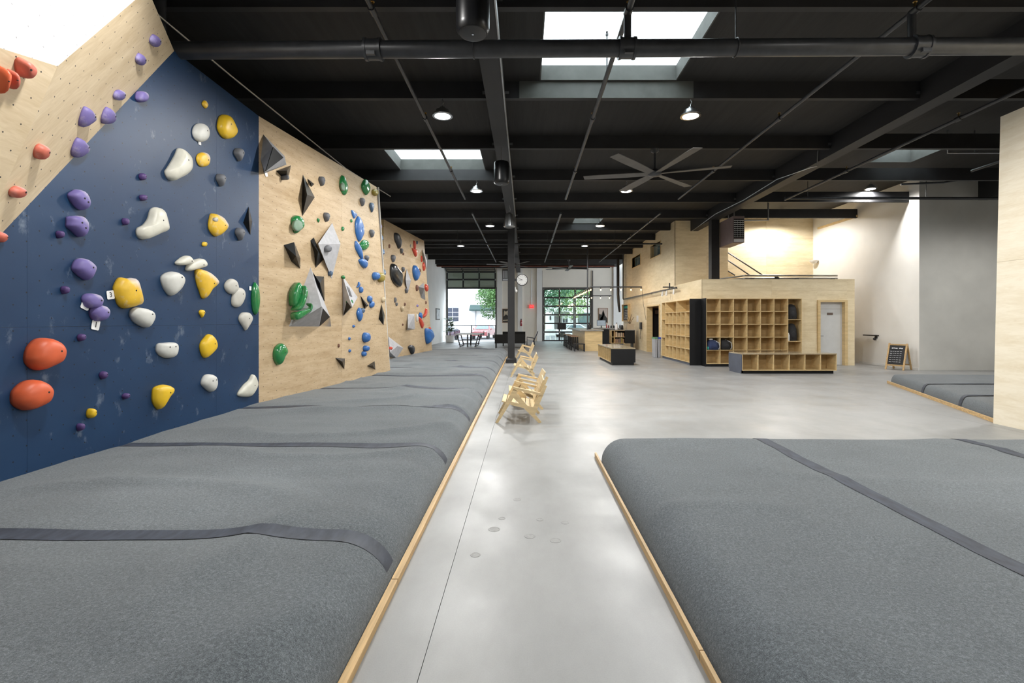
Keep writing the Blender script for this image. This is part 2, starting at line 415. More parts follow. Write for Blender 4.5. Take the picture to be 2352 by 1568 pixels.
# far wall with two door openings
D1 = (-5.93, -2.27); D2 = (1.43, 5.03); DH = 4.03
mb = MB()
for x0, x1, z0, z1 in ((-6.25, D1[0], 0, 6), (D1[0], D1[1], DH, 6), (D1[1], D2[0], 0, 6), (D2[0], D2[1], DH, 6), (D2[1], 13, 0, 6)):
    mb.box(x0, x1, FARY, FARY+.2, z0, z1)
fw = struct('wall_far', mb, 'far_wall_paint', 'cream painted far wall with two tall door openings', 'wall')
for x0, x1 in ((6.75, 7.35), (-2.15, -1.75), (.9, 1.3), (-.55, -.2)):
    part('pilaster', MB().box(x0, x1, FARY-.12, FARY, 0, 5.7), 'white_wall', fw)
struct('wall_white', MB().box(12.398, 12.6, 15.202, 21.2, 0, 6.1), 'white_wall', 'bright white wall beside the grey door', 'wall')
struct('baseboard_white', MB().box(12.385, 12.4, 15.21, 17.9, 0, .07), 'plastic_white', 'low white baseboard along the white wall', 'baseboard')
gw = struct('wall_grey', MB().box(12.4, 18, 15.2, 15.4, 0, 6.1), 'grey_wall', 'grey skim coated wall behind the far mat', 'wall')
# ---- ceiling
def holed(x0, x1, y0, y1, holes, z, t):
    xs = sorted({x0, x1, *[h[0] for h in holes], *[h[1] for h in holes]}); ys = sorted({y0, y1, *[h[2] for h in holes], *[h[3] for h in holes]})
    mb = MB()
    for i in range(len(xs)-1):
        for j in range(len(ys)-1):
            cx, cy = (xs[i]+xs[i+1])/2, (ys[j]+ys[j+1])/2
            if any(h[0] < cx < h[1] and h[2] < cy < h[3] for h in holes): continue
            mb.box(xs[i], xs[i+1], ys[j], ys[j+1], z, z+t)
    return mb
SKYL = [(.25, 2.60, 6.02, 8.28, ZD, .24), (-3.41, -1.07, 10.93, 13.24, ZD, .30), (1.98, 3.15, 18.3, 20.4, ZD, .30),
        (9.8, 11.0, 12.25, 13.78, ZD2, .35), (.25, 2.6, -1.2, 1.1, ZD, .24)]
ceil = struct('ceiling', holed(-6.3, 7.0, -4.4, 37.2, [h[:4] for h in SKYL if h[4] == ZD], ZD, .06), 'deck_black', 'black painted timber roof deck with beams and purlins', 'ceiling')
part('deck_section', holed(7.0, 18.0, -4.4, 37.2, [h[:4] for h in SKYL if h[4] == ZD2], ZD2, .06), 'deck_black', ceil)
PUR = [5.96+2.42*k for k in range(-4, 13)]
for y in PUR:
    for a, b, top in ((-6.05, -.66, ZD), (-.35, 6.81, ZD), (7.11, 14.25, ZD2)):
        if a > 7 and y > 20: continue
        if a > 7 and y > 15.3: b = 12.39
        if 0 < a+.4 < 6 and y > 19.95: b = 6.15
        part('purlin', MB().box(a, b, y-.045, y+.045, ZP, top if a < 7 else 5.72), 'beam_black', ceil)
    for x in (-.70, -.31, 6.77):
        if 0 < y < 30: part('strap_plate', MB().box(x-.035 if x < 0 else x-.03, x+.035, y-.06, y-.046, ZP+.07, ZP+.12), 'steel', ceil)
for x0, x1, y1, z0, top in ((-.65, -.353, 37.0, ZB, ZD), (6.81, 7.11, 19.95, ZB, ZD2), (14.25, 14.55, 15.2, ZB+.1, ZD2)):
    part('beam', MB().box(x0, x1, -4.2, y1, z0, top), 'beam_black', ceil)
part('header_beam', MB().box(-6.05, 6.1, 33.0, 33.12, 5.30, 5.68), 'beam_black', ceil)
for i, (x0, x1, y0, y1, z, h) in enumerate(SKYL):
    t = .05; mb = MB()
    mb.box(x0, x0+.02, y0, y1, z-.01, z+h).box(x1-.02, x1, y0, y1, z-.01, z+h).box(x0+.02, x1-.02, y0, y0+.02, z-.01, z+h).box(x0+.02, x1-.02, y1-.02, y1, z-.01, z+h)
    o = struct('window_%d' % (i+3), mb, 'well_grey', ['large square skylight in the black deck, nearest in view', 'square skylight above the plywood climbing wall', 'small far skylight behind the hanging lamps', 'small skylight above the grey wall', 'skylight above the viewer'][i], 'skylight')
    part('skylight_pane', MB().box(x0-t, x1+t, y0-t, y1+t, z+h, z+h+.02), 'skylight_acrylic', o)
part('skylight_trim', MB().box(-.1, 2.9, 8.32, 8.334, ZP, ZD), 'well_grey', ceil)
# ---- columns
def column(x, y, wd, label, zb=0.0):
    c = thing('column', label, 'column', (x, y, zb), 0, 'black steel columns')
    part('shaft', MB().box(x-wd/2, x+wd/2, y-wd/2, y+wd/2, zb, ZB), 'beam_black', c)
    if zb == 0:
        b = MB(); e = wd/2+.07
        b.box(x-e, x+e, y-e, y+e, 0, .14)
        b.add([(x-e,y-e,.14),(x+e,y-e,.14),(x+e,y+e,.14),(x-e,y+e,.14),(x-wd/2,y-wd/2,.21),(x+wd/2,y-wd/2,.21),(x+wd/2,y+wd/2,.21),(x-wd/2,y+wd/2,.21)], [(0,1,5,4),(1,2,6,5),(2,3,7,6),(3,0,4,7)])
        part('plinth', b, 'beam_black', c)
column(-.51, 17.9, .25, 'black column with square plinth standing between mat and chairs')
column(6.96, 17.8, .29, 'black column rising behind the plywood parapet beside the heater', 3.02)
# ================================================================= left climbing walls
ZM = .28
XB = -4.1
plB = Plane((XB, 7.44, 0), (0, 1, 0), (1, 0, 0))
d0, d1 = plB.hit(0, 540), plB.hit(400, 117)
zt = d1.z
def n3(a, b, c): return (b-a).cross(c-a).normalized()
tt = at(350, 0, (zt-EYE)*F/CY)
nA = n3(d1, d0, tt)
plA = Plane(d1, d1-d0, nA)
f0, f1, e1 = plA.hit(132, 152), plA.hit(0, 455), plA.hit(310, 0)
s_ = (f0.x-XB)/(f0.x-f1.x); mm = f0+(f1-f0)*s_                    # where the fold meets the navy wall
topA = f0+(e1-f0)*((zt-f0.z)/(e1.z-f0.z))
nP = (f1-f0).cross(V(.15,-1,0)).normalized()
plP = Plane(f0, V(.15,-1,0), nP)
e2 = plP.hit(0, 110)
YN = .7
def along(a, d, y): return a+d*((y-a.y)/d.y)
dB = nP.cross(V(1,0,0))
mB = along(mm, dB, YN); eB = along(f0, e2-f0, YN)
nC = n3(f0, e1, e2)
plC = Plane(f0, e2-f0, nC)
def onC(x, y, z):  # slide in x onto C
    n = plC.n; return V(f0.x-(n.y*(y-f0.y)+n.z*(z-f0.z))/n.x, y, z)
W1 = facet('climbing_wall', plB, [V(XB,.7,.2), V(XB,7.44,.2), V(XB,7.44,zt), d1, mm, mB], 'navy blue painted climbing wall with scattered holds', 'climbing wall', 'navy_paint', [-5.9,-3.46,-1.02], [1.5], gap=.0015)
W1A = facet('climbing_wall', plA, [mm, d1, topA, f0], 'leaning plywood climbing panel with purple holds above the navy wall', 'climbing wall', 'birch_lit_holes', [], [])
W1P = facet('climbing_wall', plP, [mm, f0, eB, mB], 'leaning plywood climbing panel with coral holds at the left edge', 'climbing wall', 'birch_lit_holes', [1.4], [])
W1C = facet('climbing_wall', plC, [f0, topA, onC(0, YN, zt), eB], 'white painted climbing panel with bolt holes at top left', 'climbing wall', 'white_panel_paint', [1.6], [])
pW = Plane((-4.1,7.44,0), V(.72,4.71,0), V(4.71,-.72,0))
w2a, w2b = pW.hit(865, 430), pW.hit(897, 853); w2b.z = .2; w2a.z = zt
W2 = facet('climbing_wall', pW, [V(-4.1,7.44,.2), w2b, w2a, V(-4.1,7.44,zt)], 'tall plywood climbing wall with black and grey volumes beside navy wall', 'climbing wall', 'birch_holes', [2.44], [1.47,3.91], back=.02, backm='white_panel_paint', gap=.0012)
g0, g1 = V(-4.58,15.68,0), V(-3.97,19.0,0)
p3 = Plane(g0, V(.52,4.5,0), V(4.5,-.52,0))
w3a, w3b = p3.hit(974,553), p3.hit(993,806); w3b.z = .2
W3 = facet('climbing_wall', p3, [V(g0.x,g0.y,.2), w3b, w3a, V(g0.x,g0.y,w3a.z+.03)], 'farthest plywood climbing wall before the open garage door', 'climbing wall', 'birch_holes', [2.44], [1.5,3.94], gap=.0015)
wt = V(w2a.x, w2a.y, zt)
p4 = Plane(w2b, V(g0.x, g0.y, 0)-V(w2b.x, w2b.y, 0), n3(wt, w2b, V(g0.x,g0.y,zt)))
W4 = facet('climbing_wall', p4, [w2b, V(g0.x,g0.y,.2)+V(.06,0,0), V(g0.x,g0.y,zt), wt], 'narrow white climbing panel angled between the two plywood walls', 'climbing wall', 'white_panel_paint', [], [2.4], backm='white_panel_paint', back=.03)
# right foreground plywood wall
q0, q1 = V(7.09,7.32,.0), V(7.2,7.32,4.64)
plR = Plane(q0, V(0,-1,0), V(-4.64,0,.11))
WR = facet('climbing_wall', plR, [q0, V(7.09,-2.5,0), V(7.2,-2.5,4.64), q1], 'pale plywood climbing wall at the right edge of the view', 'climbing wall', 'wall_birch', [2.44,4.88,7.3], [2.44], back=1.6)
# ================================================================= mats
def fold(x, y, amp=1.0):
    a = noise.noise(V(x*.45, y*1.25, 3.1)); b = noise.noise(V(x*.8+y*.35, y*2.6, 9.7)); c = noise.noise(V(x*1.9, y*1.1-x*.5, 5.5))
    r = 1-abs(noise.noise(V(x*.38+y*.22, y*.95-x*.25, 17.0)))*2
    q = noise.noise(V(x*1.1-y*.3, y*4.5+x*.8, 23.0))
    far = min(1.0, max(0.0, (y-5)/6))*.011*noise.noise(V(x*.7+.3*y, y*5.0, 31.0))
    return amp*(far+.028*a+.016*b+.009*c+.008*q+.045*max(0, r)**4)
class Pad:
    def __init__(s, name, label, org, ax, ay, L, Wd, z, R, open_, seams, amp, step=.07, wd=.135, wall=None):
        s.o = Vector(org); s.ax = Vector(ax); s.ay = Vector(ay); s.L = L; s.W = Wd; s.z = z; s.R = R; s.open = open_; s.seams = seams; s.amp = amp; s.wall = wall
        s.t = thing(name, label, 'mat', s.o+s.ax*(L/2)+s.ay*(Wd/2))
        us = s.samples(L, open_[0], open_[1], step); vs = s.samples(Wd, open_[2], open_[3], step)
        us = sorted(us+[p+k*wd for ax_, p in seams if ax_ == 'a' for k in (-.5,-.17,.17,.5)]); vs = sorted(vs+[p+k*wd for ax_, p in seams if ax_ == 'b' for k in (-.5,-.17,.17,.5)])
        mb = MB(); k = len(vs)
        mb.v = [s.pt(a, b) for a in us for b in vs]
        mb.f = [(i*k+j, (i+1)*k+j, (i+1)*k+j+1, i*k+j+1) for i in range(len(us)-1) for j in range(k-1)]
        part('carpet_cover', mb, 'mat_carpet', s.t, 'all')
    def samples(s, L, r0, r1, step):
        R = s.R; out = []
        n = 10
        if r0: out += [R*(1-math.cos(PI/2*i/n)) for i in range(n)]
        a, b = (R if r0 else 0), (L-R if r1 else L)
        m = max(2, int((b-a)/step)); out += [a+(b-a)*i/m for i in range(m+1)]
        if r1: out += [L-R*(1-math.cos(PI/2*i/n)) for i in range(n-1, -1, -1)]
        return out
    def h(s, a, b):
        R = s.R; ea = min(a if s.open[0] else 9, s.L-a if s.open[1] else 9); eb = min(b if s.open[2] else 9, s.W-b if s.open[3] else 9)
        if ea < R and eb < R: e = R-math.hypot(R-ea, R-eb)
        else: e = min(ea, eb)
        k = 1.0 if e >= R else (math.sqrt(max(0, 1-(1-e/R)**2)) if e > 0 else 0)
        p = s.o+s.ax*a+s.ay*b
        z = s.z*k
        f = fold(p.x, p.y, s.amp)
        if s.wall is not None: f *= min(1.0, max(.18, (p.x-s.wall)/.9))
        for (axis, pos) in s.seams:
            dd = (a if axis == 'a' else b)-pos; f -= .014*s.amp*math.exp(-(dd/.09)**2)
        return z+f*min(1, .25+k)*(1 if e > 0 else 0) + (.012 if e > 0 else -.03)
    def pt(s, a, b):
        p = s.o+s.ax*a+s.ay*b; return V(p.x, p.y, s.h(a, b))
    def tape(s, axis, pos, wd=.13, a0=0.0, a1=None, wob=.0, lift=.004):
        other = s.samples(s.W if axis == 'a' else s.L, *(s.open[2:] if axis == 'a' else s.open[:2]), .08)
        other = [q for q in other if a0 <= q <= (a1 if a1 else 1e9)]
        mb = MB(); vs = []
        for q in other:
            o = wob*noise.noise(V(q*.9, pos, 1.0))*2
            for k in (-.5, -.17, .17, .5):
                pp = pos+o+k*wd
                p = s.pt(pp, q) if axis == 'a' else s.pt(q, pp); vs.append(p+V(-lift*.4, 0, lift))
        n = len(other); mb.v = vs
        mb.f = [(i*4+j, (i+1)*4+j, (i+1)*4+j+1, i*4+j+1) for i in range(n-1) for j in range(3)]
        part('seam_tape', mb, 'tape_vinyl', s.t, 'all')
LS = [2.87-2.07+2.07*k for k in range(0, 11)]
padL = Pad('crash_mat', 'long dark grey carpet crash mat below the left climbing walls', (-4.75, -1.5, 0), (1,0,0), (0,1,0), 4.75-.785, 23.6, ZM, .34, (0,1,0,1), [('b', y+1.5) for y in LS], 1.0, wall=-4.1)
for y in LS: padL.tape('b', y+1.5, .135, .5)
padR = Pad('crash_mat', 'wide dark grey carpet crash mat in the right foreground', (.83, -1.5, 0), (1,0,0), (0,1,0), 6.2, 7.0, .245, .26, (1,0,0,1), [], .35)
for x in (2.58, 4.76): padR.tape('a', x-.83, .13)
pdir = V(9.04-7.16, 12.03-7.38, 0); plen = pdir.length
padF = Pad('crash_mat', 'far grey crash mat with dark seams before the grey wall', (7.19, 7.38, 0), tuple(pdir.normalized()), (1,0,0), plen, 9.0, .215, .13, (0,1,1,0), [], .25, .12)
for q in (1.2, 2.9): padF.tape('a', q, .11, lift=.014)
def curb(name_label, segs, group='pine mat curbs'):
    t = thing('mat_curb', name_label, 'curb', segs[0][0])
    for p0, p1, wd, hh in segs:
        p0, p1 = Vector(p0), Vector(p1)
        part('curb_board', MB().obox(p0+V(0,0,hh/2), p1+V(0,0,hh/2), wd, hh), 'curb_pine', t)
yb = [-1.5, 2.83, 6.5, 10.2, 13.9, 17.6, 20.6]
curb('pine curb board along the left crash mat', [((-.764, a+.003, 0), (-.764, b-.003, 0), .038, .04) for a, b in zip(yb, yb[1:])])
curb('thin pine curb board along the right foreground mat', [((.805, -1.5, 0), (.805, 2.2, 0), .02, .05), ((.805, 2.206, 0), (.805, 5.52, 0), .02, .05)])
pe = pdir.normalized(); pn = V(-pe.y, pe.x, 0)
pA = V(7.15, 7.36, 0); curb('pine curb board along the far grey mat', [(pA, pA+pe*2.4, .03, .06), (pA+pe*2.405, pA+pe*(plen+.06), .03, .06)])
# ================================================================= plywood office block with mezzanine
BX, BY, BT = 6.17, 16.87, 3.01
mat('locker_ply', (.66, .49, .25), .5, var=.12, scale=3, stretch=(1, 1, 5))
mat('locker_edge', (.74, .60, .36), .5, var=.08, scale=3)
# front face (towards viewer) with a door opening
DX0, DX1, DZ = at(1877, 0, BY).x, at(1945, 0, BY).x, 2.28
XR = at(1963, 0, BY).x
plFr = Plane((BX, BY, 0), (1,0,0), (0,-1,0))
mb = MB().box(BX+.02, DX0, BY+.02, BY+.14, 0, BT-.01).box(DX1, XR, BY+.02, BY+.14, 0, BT-.01).box(DX0, DX1, BY+.02, BY+.14, DZ, BT-.01)
ofr = struct('wall_office', mb, 'birch_shade', 'birch plywood front wall of the low office block', 'wall')
a, b, c = DX0-BX, DX1-BX, XR-BX
for poly in ([(0,0),(a,0),(a,BT),(0,BT)], [(a,DZ),(b,DZ),(b,BT),(a,BT)], [(b,0),(c,0),(c,BT),(b,BT)]):
    sheets(ofr, plFr, poly, [2.44], [1.22, 2.62], 'birch', .018, .0022)
struct('wall_office_end', MB().box(XR-.12, XR, BY+.14, 21, 0, BT), 'birch_shade', 'end wall of the office block', 'wall')
struct('roof_office', MB().box(BX+.15, XR-.13, BY+.15, 30.2, BT-.2, BT-.05), 'birch_shade', 'flat top of the office block', 'roof')
# left face, lower and upper, with doorway and two small windows
plS = Plane((BX, 30.3, 0), (0,-1,0), (-1,0,0))
def su(y): return 30.3-y
UY = 19.9
Yd0, Yd1, Zd = 22.1, 24.4, 2.32
wins = [(21.95, 23.7, 4.6, 5.2), (25.8, 27.8, 4.58, 5.14)]
holes = [(su(Yd1), su(Yd0), -1, Zd)]+[(su(b_), su(a_), z0, z1) for a_, b_, z0, z1 in wins]
us = sorted({0.0, su(BY), su(UY), *[h[0] for h in holes], *[h[1] for h in holes]})
mbk = MB()
side = struct('wall_office_side', MB().box(BX+.12, BX+.14, BY+.2, 30.3, 0, .05), 'birch_shade', 'tall birch plywood side wall with small windows and a doorway', 'wall')
for i in range(len(us)-1):
    u0, u1 = us[i], us[i+1]; top = BT if u0 >= su(UY)-1e-6 else ZD
    cuts = [0.0, top]
    for h in holes:
        if h[0]-1e-6 <= u0 and u1 <= h[1]+1e-6: cuts = sorted(cuts+[max(0, h[2]), h[3]])
    for z0, z1 in zip(cuts[::1], cuts[1:]):
        zc = (z0+z1)/2
        if z1-z0 < .01 or any(h[0]-1e-6 <= u0 and u1 <= h[1]+1e-6 and h[2] < zc < h[3] for h in holes): continue
        sheets(side, plS, [(u0,z0),(u1,z0),(u1,z1),(u0,z1)], [2.44*k for k in range(1, 6)], [1.22, 2.44, 3.66, 4.88], 'birch_pale', .018, .0018)
        uu = u1-.03 if u1 > su(UY)-.01 else u1; mbk.prism([plS.p(u0,z0,-.14), plS.p(uu,z0,-.14), plS.p(uu,z1,-.14), plS.p(u0,z1,-.14)], plS.n*.12)
part('wall_core', mbk, 'birch_shade', side)
for k, (a_, b_, z0, z1) in enumerate(wins):
    o = struct('window_%d' % (k+1), MB().box(BX-.03, BX+.2, a_, b_, z0-.03, z0).box(BX-.03, BX+.2, a_, b_, z1, z1+.03).box(BX-.03, BX+.2, a_-.03, a_, z0-.03, z1+.03).box(BX-.03, BX+.2, b_, b_+.03, z0-.03, z1+.03), 'locker_ply', 'small plywood framed window high on the side wall, %s' % ('nearer one', 'farther one')[k], 'window')
    part('pane', MB().box(BX+.15, BX+.17, a_, b_, z0, z1), 'car_glass', o)
# doorway frame, dark corridor and black door
dw = struct('door_1', MB().box(BX-.04, BX+.25, Yd1-.06, Yd1, 0, Zd).box(BX-.04, BX+.25, Yd0, Yd0+.06, 0, Zd).box(BX-.04, BX+.25, Yd0+.06, Yd1-.06, Zd-.06, Zd), 'locker_ply', 'open plywood framed doorway beside the shoe lockers', 'doorway')
part('door_leaf', MB().box(BX+.36, BX+.86, 24.62, 24.67, 0, 2.2), 'black_laminate', dw)
part('transom', MB().box(BX+.45, BX+.78, 24.612, 24.62, 1.92, 2.1), 'sign_brown', dw)
part('corridor', MB().box(BX+1.3, BX+1.34, 21, 26, 0, 2.6).box(BX+.2, BX+1.3, 24.7, 24.74, 0, 2.6).box(BX+.2, BX+1.3, 21.6, 21.64, 0, 2.6), 'seat_wood', dw)
# upper block front face and stair recess
plU = Plane((BX, UY, BT), (1,0,0), (0,-1,0))
UX = at(1672, 0, UY).x
up = struct('wall_upper', MB().box(BX+.02, UX, UY+.019, UY+.12, BT-.1, ZD2), 'birch_shade', 'shaded plywood upper wall behind the black column', 'wall')
sheets(up, plU, [(0,-.1),(UX-BX,-.1),(UX-BX,ZD2-BT),(0,ZD2-BT)], [1.3], [1.22,2.44], 'birch', .018, .004)
plT = Plane((UX-.4, 20.8, BT), (1,0,0), (0,-1,0))
st = struct('wall_stair', MB().box(UX-.4, 12.5, 20.82, 20.95, BT-.2, ZD2), 'birch_shade', 'bright plywood wall behind the stair railing', 'wall')
sheets(st, plT, [(0,-.2),(12.4-UX+.4,-.2),(12.4-UX+.4,ZD2-BT),(0,ZD2-BT)], [2.44], [.9,2.12], 'birch', .018, .004)
hr = thing('stair_railing', 'black sloping stair handrails against the bright plywood wall', 'railing', at(1700, 625, 20.5))
for (p, q) in (((1672,580),(1752,632)), ((1672,598),(1722,632)), ((1672,622),(1688,632))):
    part('rail', MB().cyl(at(*p, 20.5), at(*q, 20.5), .028, n=8), 'pipe_black', hr)
part('newel', MB().box(UX-.06, UX+.0, 20.46, 20.54, BT, 4.7), 'black_satin', hr)
rp = thing('roof_conduit', 'pair of dull pipes lying on top of the plywood parapet', 'pipe', (9.0, 17.5, BT))
for dz, r in ((.10, .035), (.20, .03)):
    part('pipe', MB().tube([(7.35,18.9,BT-.05+dz),(7.95,17.5,BT-.02+dz),(XR-.2,17.5,BT-.02+dz)], r, 8), 'steel', rp)
part('coupling', MB().cyl((9.05,17.5,BT+.02), (9.15,17.5,BT+.02), .13, n=10), 'pipe_black', rp)
for x in (8.2, 9.8, 11.1): part('support_block', MB().box(x-.06, x+.06, 17.4, 17.6, BT-.05, BT+.07), 'black_satin', rp)
# grey door in its frame
gd = struct('door_2', MB().box(DX0, DX0+.09, BY-.05, BY+.2, 0, DZ).box(DX1-.09, DX1, BY-.05, BY+.2, 0, DZ).box(DX0+.09, DX1-.09, BY-.05, BY+.2, DZ-.07, DZ), 'locker_ply', 'pale grey door with lever handle in a plywood frame', 'door')
dl = part('door_leaf', MB().box(DX0+.09, DX1-.09, BY+.12, BY+.16, .01, 1.97), 'door_paint', gd)
part('transom_panel', MB().box(DX0+.09, DX1-.09, BY+.125, BY+.16, 1.975, DZ-.07), 'door_paint', gd)
cx_ = (DX0+DX1)/2
part('name_plate', MB().box(cx_-.10, cx_+.10, BY+.108, BY+.12, 1.76, 1.84), 'sign_brown', dl)
part('lever', MB().box(DX0+.10, DX0+.14, BY+.10, BY+.12, .95, 1.12).cyl((DX0+.12, BY+.08, 1.04), (DX0+.27, BY+.08, 1.03), .012, n=8).cyl((DX0+.12, BY+.08, 1.04), (DX0+.12, BY+.12, 1.04), .012, n=8), 'steel', dl)
part('lock', MB().cyl((DX0+.135, BY+.10, .82), (DX0+.135, BY+.12, .82), .03, n=12), 'chrome', dl)
# ================================================================= shoe lockers
def board(t, name, x0, x1, y0, y1, z0, z1, m='locker_ply'): return part(name, MB().box(x0, x1, y0, y1, z0, z1), m, t)
ZT = 2.32
L1 = thing('shoe_locker', 'plywood shoe locker with black end panel beside the doorway', 'shelving', (5.95, 18.7, 0))
lx, l0, l1 = 5.76, 16.9, 20.37
board(L1, 'end_panel', lx-.01, BX+.15, l0-.03, l0, 0, ZT+.01, 'black_laminate')
board(L1, 'back_panel', BX-.03, BX-.012, l0, l1, .09, ZT, 'shelf_back')
board(L1, 'toe_kick', lx+.03, BX-.02, l0, l1, 0, .09, 'slate_laminate')
board(L1, 'top_board', lx, BX-.03, l0, l1, ZT-.02, ZT)
board(L1, 'bottom_board', lx, BX-.03, l0, l1, .09, .11)
for y in (l0, l1-.02, 19.88): board(L1, 'upright', lx, BX-.03, y, y+.02, .11, ZT-.02)
rows = [.11+.44*k for k in range(1, 5)]
for z in rows: board(L1, 'shelf', lx, BX-.03, l0+.02, 19.88, z, z+.018)
for k in range(1, 6):
    y = l0+.02+(19.88-l0-.02)*k/6
    board(L1, 'divider', lx, BX-.03, y-.012, y+.012, .11, rows[3])
    if k == 3: board(L1, 'divider', lx, BX-.03, y-.012, y+.012, rows[3]+.018, ZT-.02)
for z in (.86, 1.6): board(L1, 'shelf', lx, BX-.03, 19.9, l1-.02, z, z+.018)
L2 = thing('shoe_locker', 'wide plywood cubby locker holding bags beside the grey door', 'shelving', (7.8, 16.6, 0))
fy, fb = 16.42, BY-.002
X0, X1, X2 = at(1622, 0, fy).x, at(1809, 0, fy).x, at(1842, 0, fy).x
board(L2, 'end_panel', X0-.02, X0, fy-.01, fb, 0, ZT+.01, 'black_laminate')
board(L2, 'back_panel', X0, X2, fb-.014, fb, .09, ZT, 'shelf_back')
board(L2, 'toe_kick', X0, X2-.02, fy+.03, fb-.014, 0, .09, 'black_laminate')
board(L2, 'top_board', X0, X2, fy, fb-.014, ZT-.02, ZT); board(L2, 'bottom_board', X0, X2, fy, fb-.014, .09, .11)
for x in (X0, X1, X2-.02): board(L2, 'upright', x, x+.02, fy, fb-.014, .11, ZT-.02)
for z in rows: board(L2, 'shelf', X0+.02, X1, fy, fb-.014, z, z+.018)
for k in range(1, 6):
    x = X0+.02+(X1-X0-.02)*k/6; board(L2, 'divider', x-.009, x+.009, fy, fb-.014, .11, ZT-.02)
zs = [.11+.74, .11+1.48]
for z in zs: board(L2, 'shelf', X1+.02, X2-.02, fy, fb-.014, z, z+.018)
def bag(name, label, c, sx, sy, sz, m, strap=None, lean=0.0, cat='bag'):
    t = thing(name, label, cat, (c[0], c[1], c[2])); x, y, z = c
    mb = MB(); prof = [(.86, 0), (1, .08), (1.0, .45), (.9, .72), (.62, .93), (.2, 1.0)]; n = 14; vs = []; fs = []
    for (r, h) in prof:
        for j in range(n):
            a = 2*PI*j/n; ca, sa = math.cos(a), math.sin(a); k = 1+.08*noise.noise(V(ca*2, sa*2, h*3+x))
            vs.append((x+lean*h*sz+r*sx/2*k*math.copysign(abs(ca)**.6, ca), y+r*sy/2*k*math.copysign(abs(sa)**.6, sa), z+h*sz))
    for i in range(len(prof)-1):
        for j in range(n): fs.append((i*n+j, i*n+(j+1) % n, (i+1)*n+(j+1) % n, (i+1)*n+j))
    fs += [tuple(range(n))[::-1], tuple((len(prof)-1)*n+j for j in range(n))]
    mb.add(vs, fs); part('body', mb, m, t, 60)
    part('pocket', MB().ball((x+lean*.3*sz, y-sy*.43, z+sz*.33), .5, 12, 8, (sx*.62, sy*.28, sz*.5)), m, t, 60)
    if strap:
        part('strap', MB().tube([(x+sx*.1+lean*sz, y-sy*.2, z+sz*.95), (x+sx*.42, y-sy*.45, z+sz*.7), (x+sx*.47, y-sy*.5, z+sz*.3), (x+sx*.4, y-sy*.4, z+.02)], .014, 6), strap, t, 60)
    return t
cw = (X1-X0-.02)/6
zr = rows[0]+.018
b1 = bag('duffel_bag', 'navy blue bag spilling from the leftmost lower cubby', (X0+.26, fy+.16, zr), .40, .40, .34, 'fabric_navy', 'fabric_silver')
part('cap', MB().ball((X0+.22, fy+.16, zr+.36), .06, 10, 6, (1.3,1,.6)), 'plastic_white', b1, 60)
solo('folded_towel', MB().ball((X0+.09, fy+.05, zr+.06), .06, 10, 6, (.9,.8,1)), 'fabric_teal', 'small teal cloth tucked left of the navy bag', 'cloth', smooth=60)
bag('gym_bag', 'black bag with silver strap in the second lower cubby', (X0+.02+cw*1.5, fy+.2, zr), .38, .34, .36, 'fabric_black', 'fabric_silver', -.1)
bag('backpack', 'black backpack standing in the top right tall cubby', ((X1+X2)/2-.03, fy+.2, zs[1]+.018), .34, .3, .52, 'fabric_black', None)
bag('backpack', 'black backpack standing in the middle right tall cubby', ((X1+X2)/2-.02, fy+.2, zs[0]+.018), .32, .3, .60, 'fabric_black', None)
solo('water_bottle', MB().lathe((X1+.06, fy+.06, zs[0]+.018), [(.03,0),(.035,.02),(.035,.2),(.02,.24),(.02,.28)], 12), 'plastic_white', 'white bottle beside the middle backpack in the tall cubby', 'bottle', smooth=60)
# ================================================================= cubby benches
def bench(label, x0, x1, y0, y1, cells, endm, front):
    t = thing('cubby_bench', label, 'bench', ((x0+x1)/2, (y0+y1)/2, 0)); h = .60
    bevel(part('top_board', MB().box(x0-.005, x1+.005, y0-.005, y1+.005, h-.035, h), 'bench_top', t), .004)
    board(t, 'bottom_board', x0, x1, y0, y1, .09, .115)
    board(t, 'plinth', x0+.06, x1-.06, y0+.06, y1-.06, 0, .09, 'black_laminate')
    if front == 'y':
        board(t, 'centre_panel', x0, x1, (y0+y1)/2-.01, (y0+y1)/2+.01, .115, h-.035, 'shelf_back')
        for k in range(cells+1):
            x = x0+(x1-x0-.02)*k/cells; board(t, 'divider', x, x+.02, y0+.003, y1-.003, .115, h-.035)
        part('end_panel', MB().box(x0-.02, x0, y0, y1, .09, h-.035), endm, t)
        part('skirt', MB().box(x0-.019, x0-.001, y0+.05, y1-.05, .0, .09), endm, t)
    else:
        board(t, 'centre_panel', (x0+x1)/2-.01, (x0+x1)/2+.01, y0, y1, .115, h-.035, 'shelf_back')
        for k in range(cells+1):
            y = y0+(y1-y0-.02)*k/cells; board(t, 'divider', x0+.003, x1-.003, y, y+.02, .115, h-.035)
        part('end_panel', MB().box(x0, x1, y0-.02, y0, .09, h-.035), endm, t)
        part('skirt', MB().box(x0+.05, x1-.05, y0-.019, y0-.001, .0, .09), endm, t)
    return t
mat('bench_top', (.42, .34, .22), .16, var=.12, scale=4, coat=.35)
bench('long low plywood cubby bench in front of the lockers', 6.38, 9.16, 14.2, 15.1, 6, 'slate_laminate', 'y')
bench('low cubby bench with black end panel near the reception counter', 3.02, 3.88, 17.0, 20.0, 6, 'black_laminate', 'x')
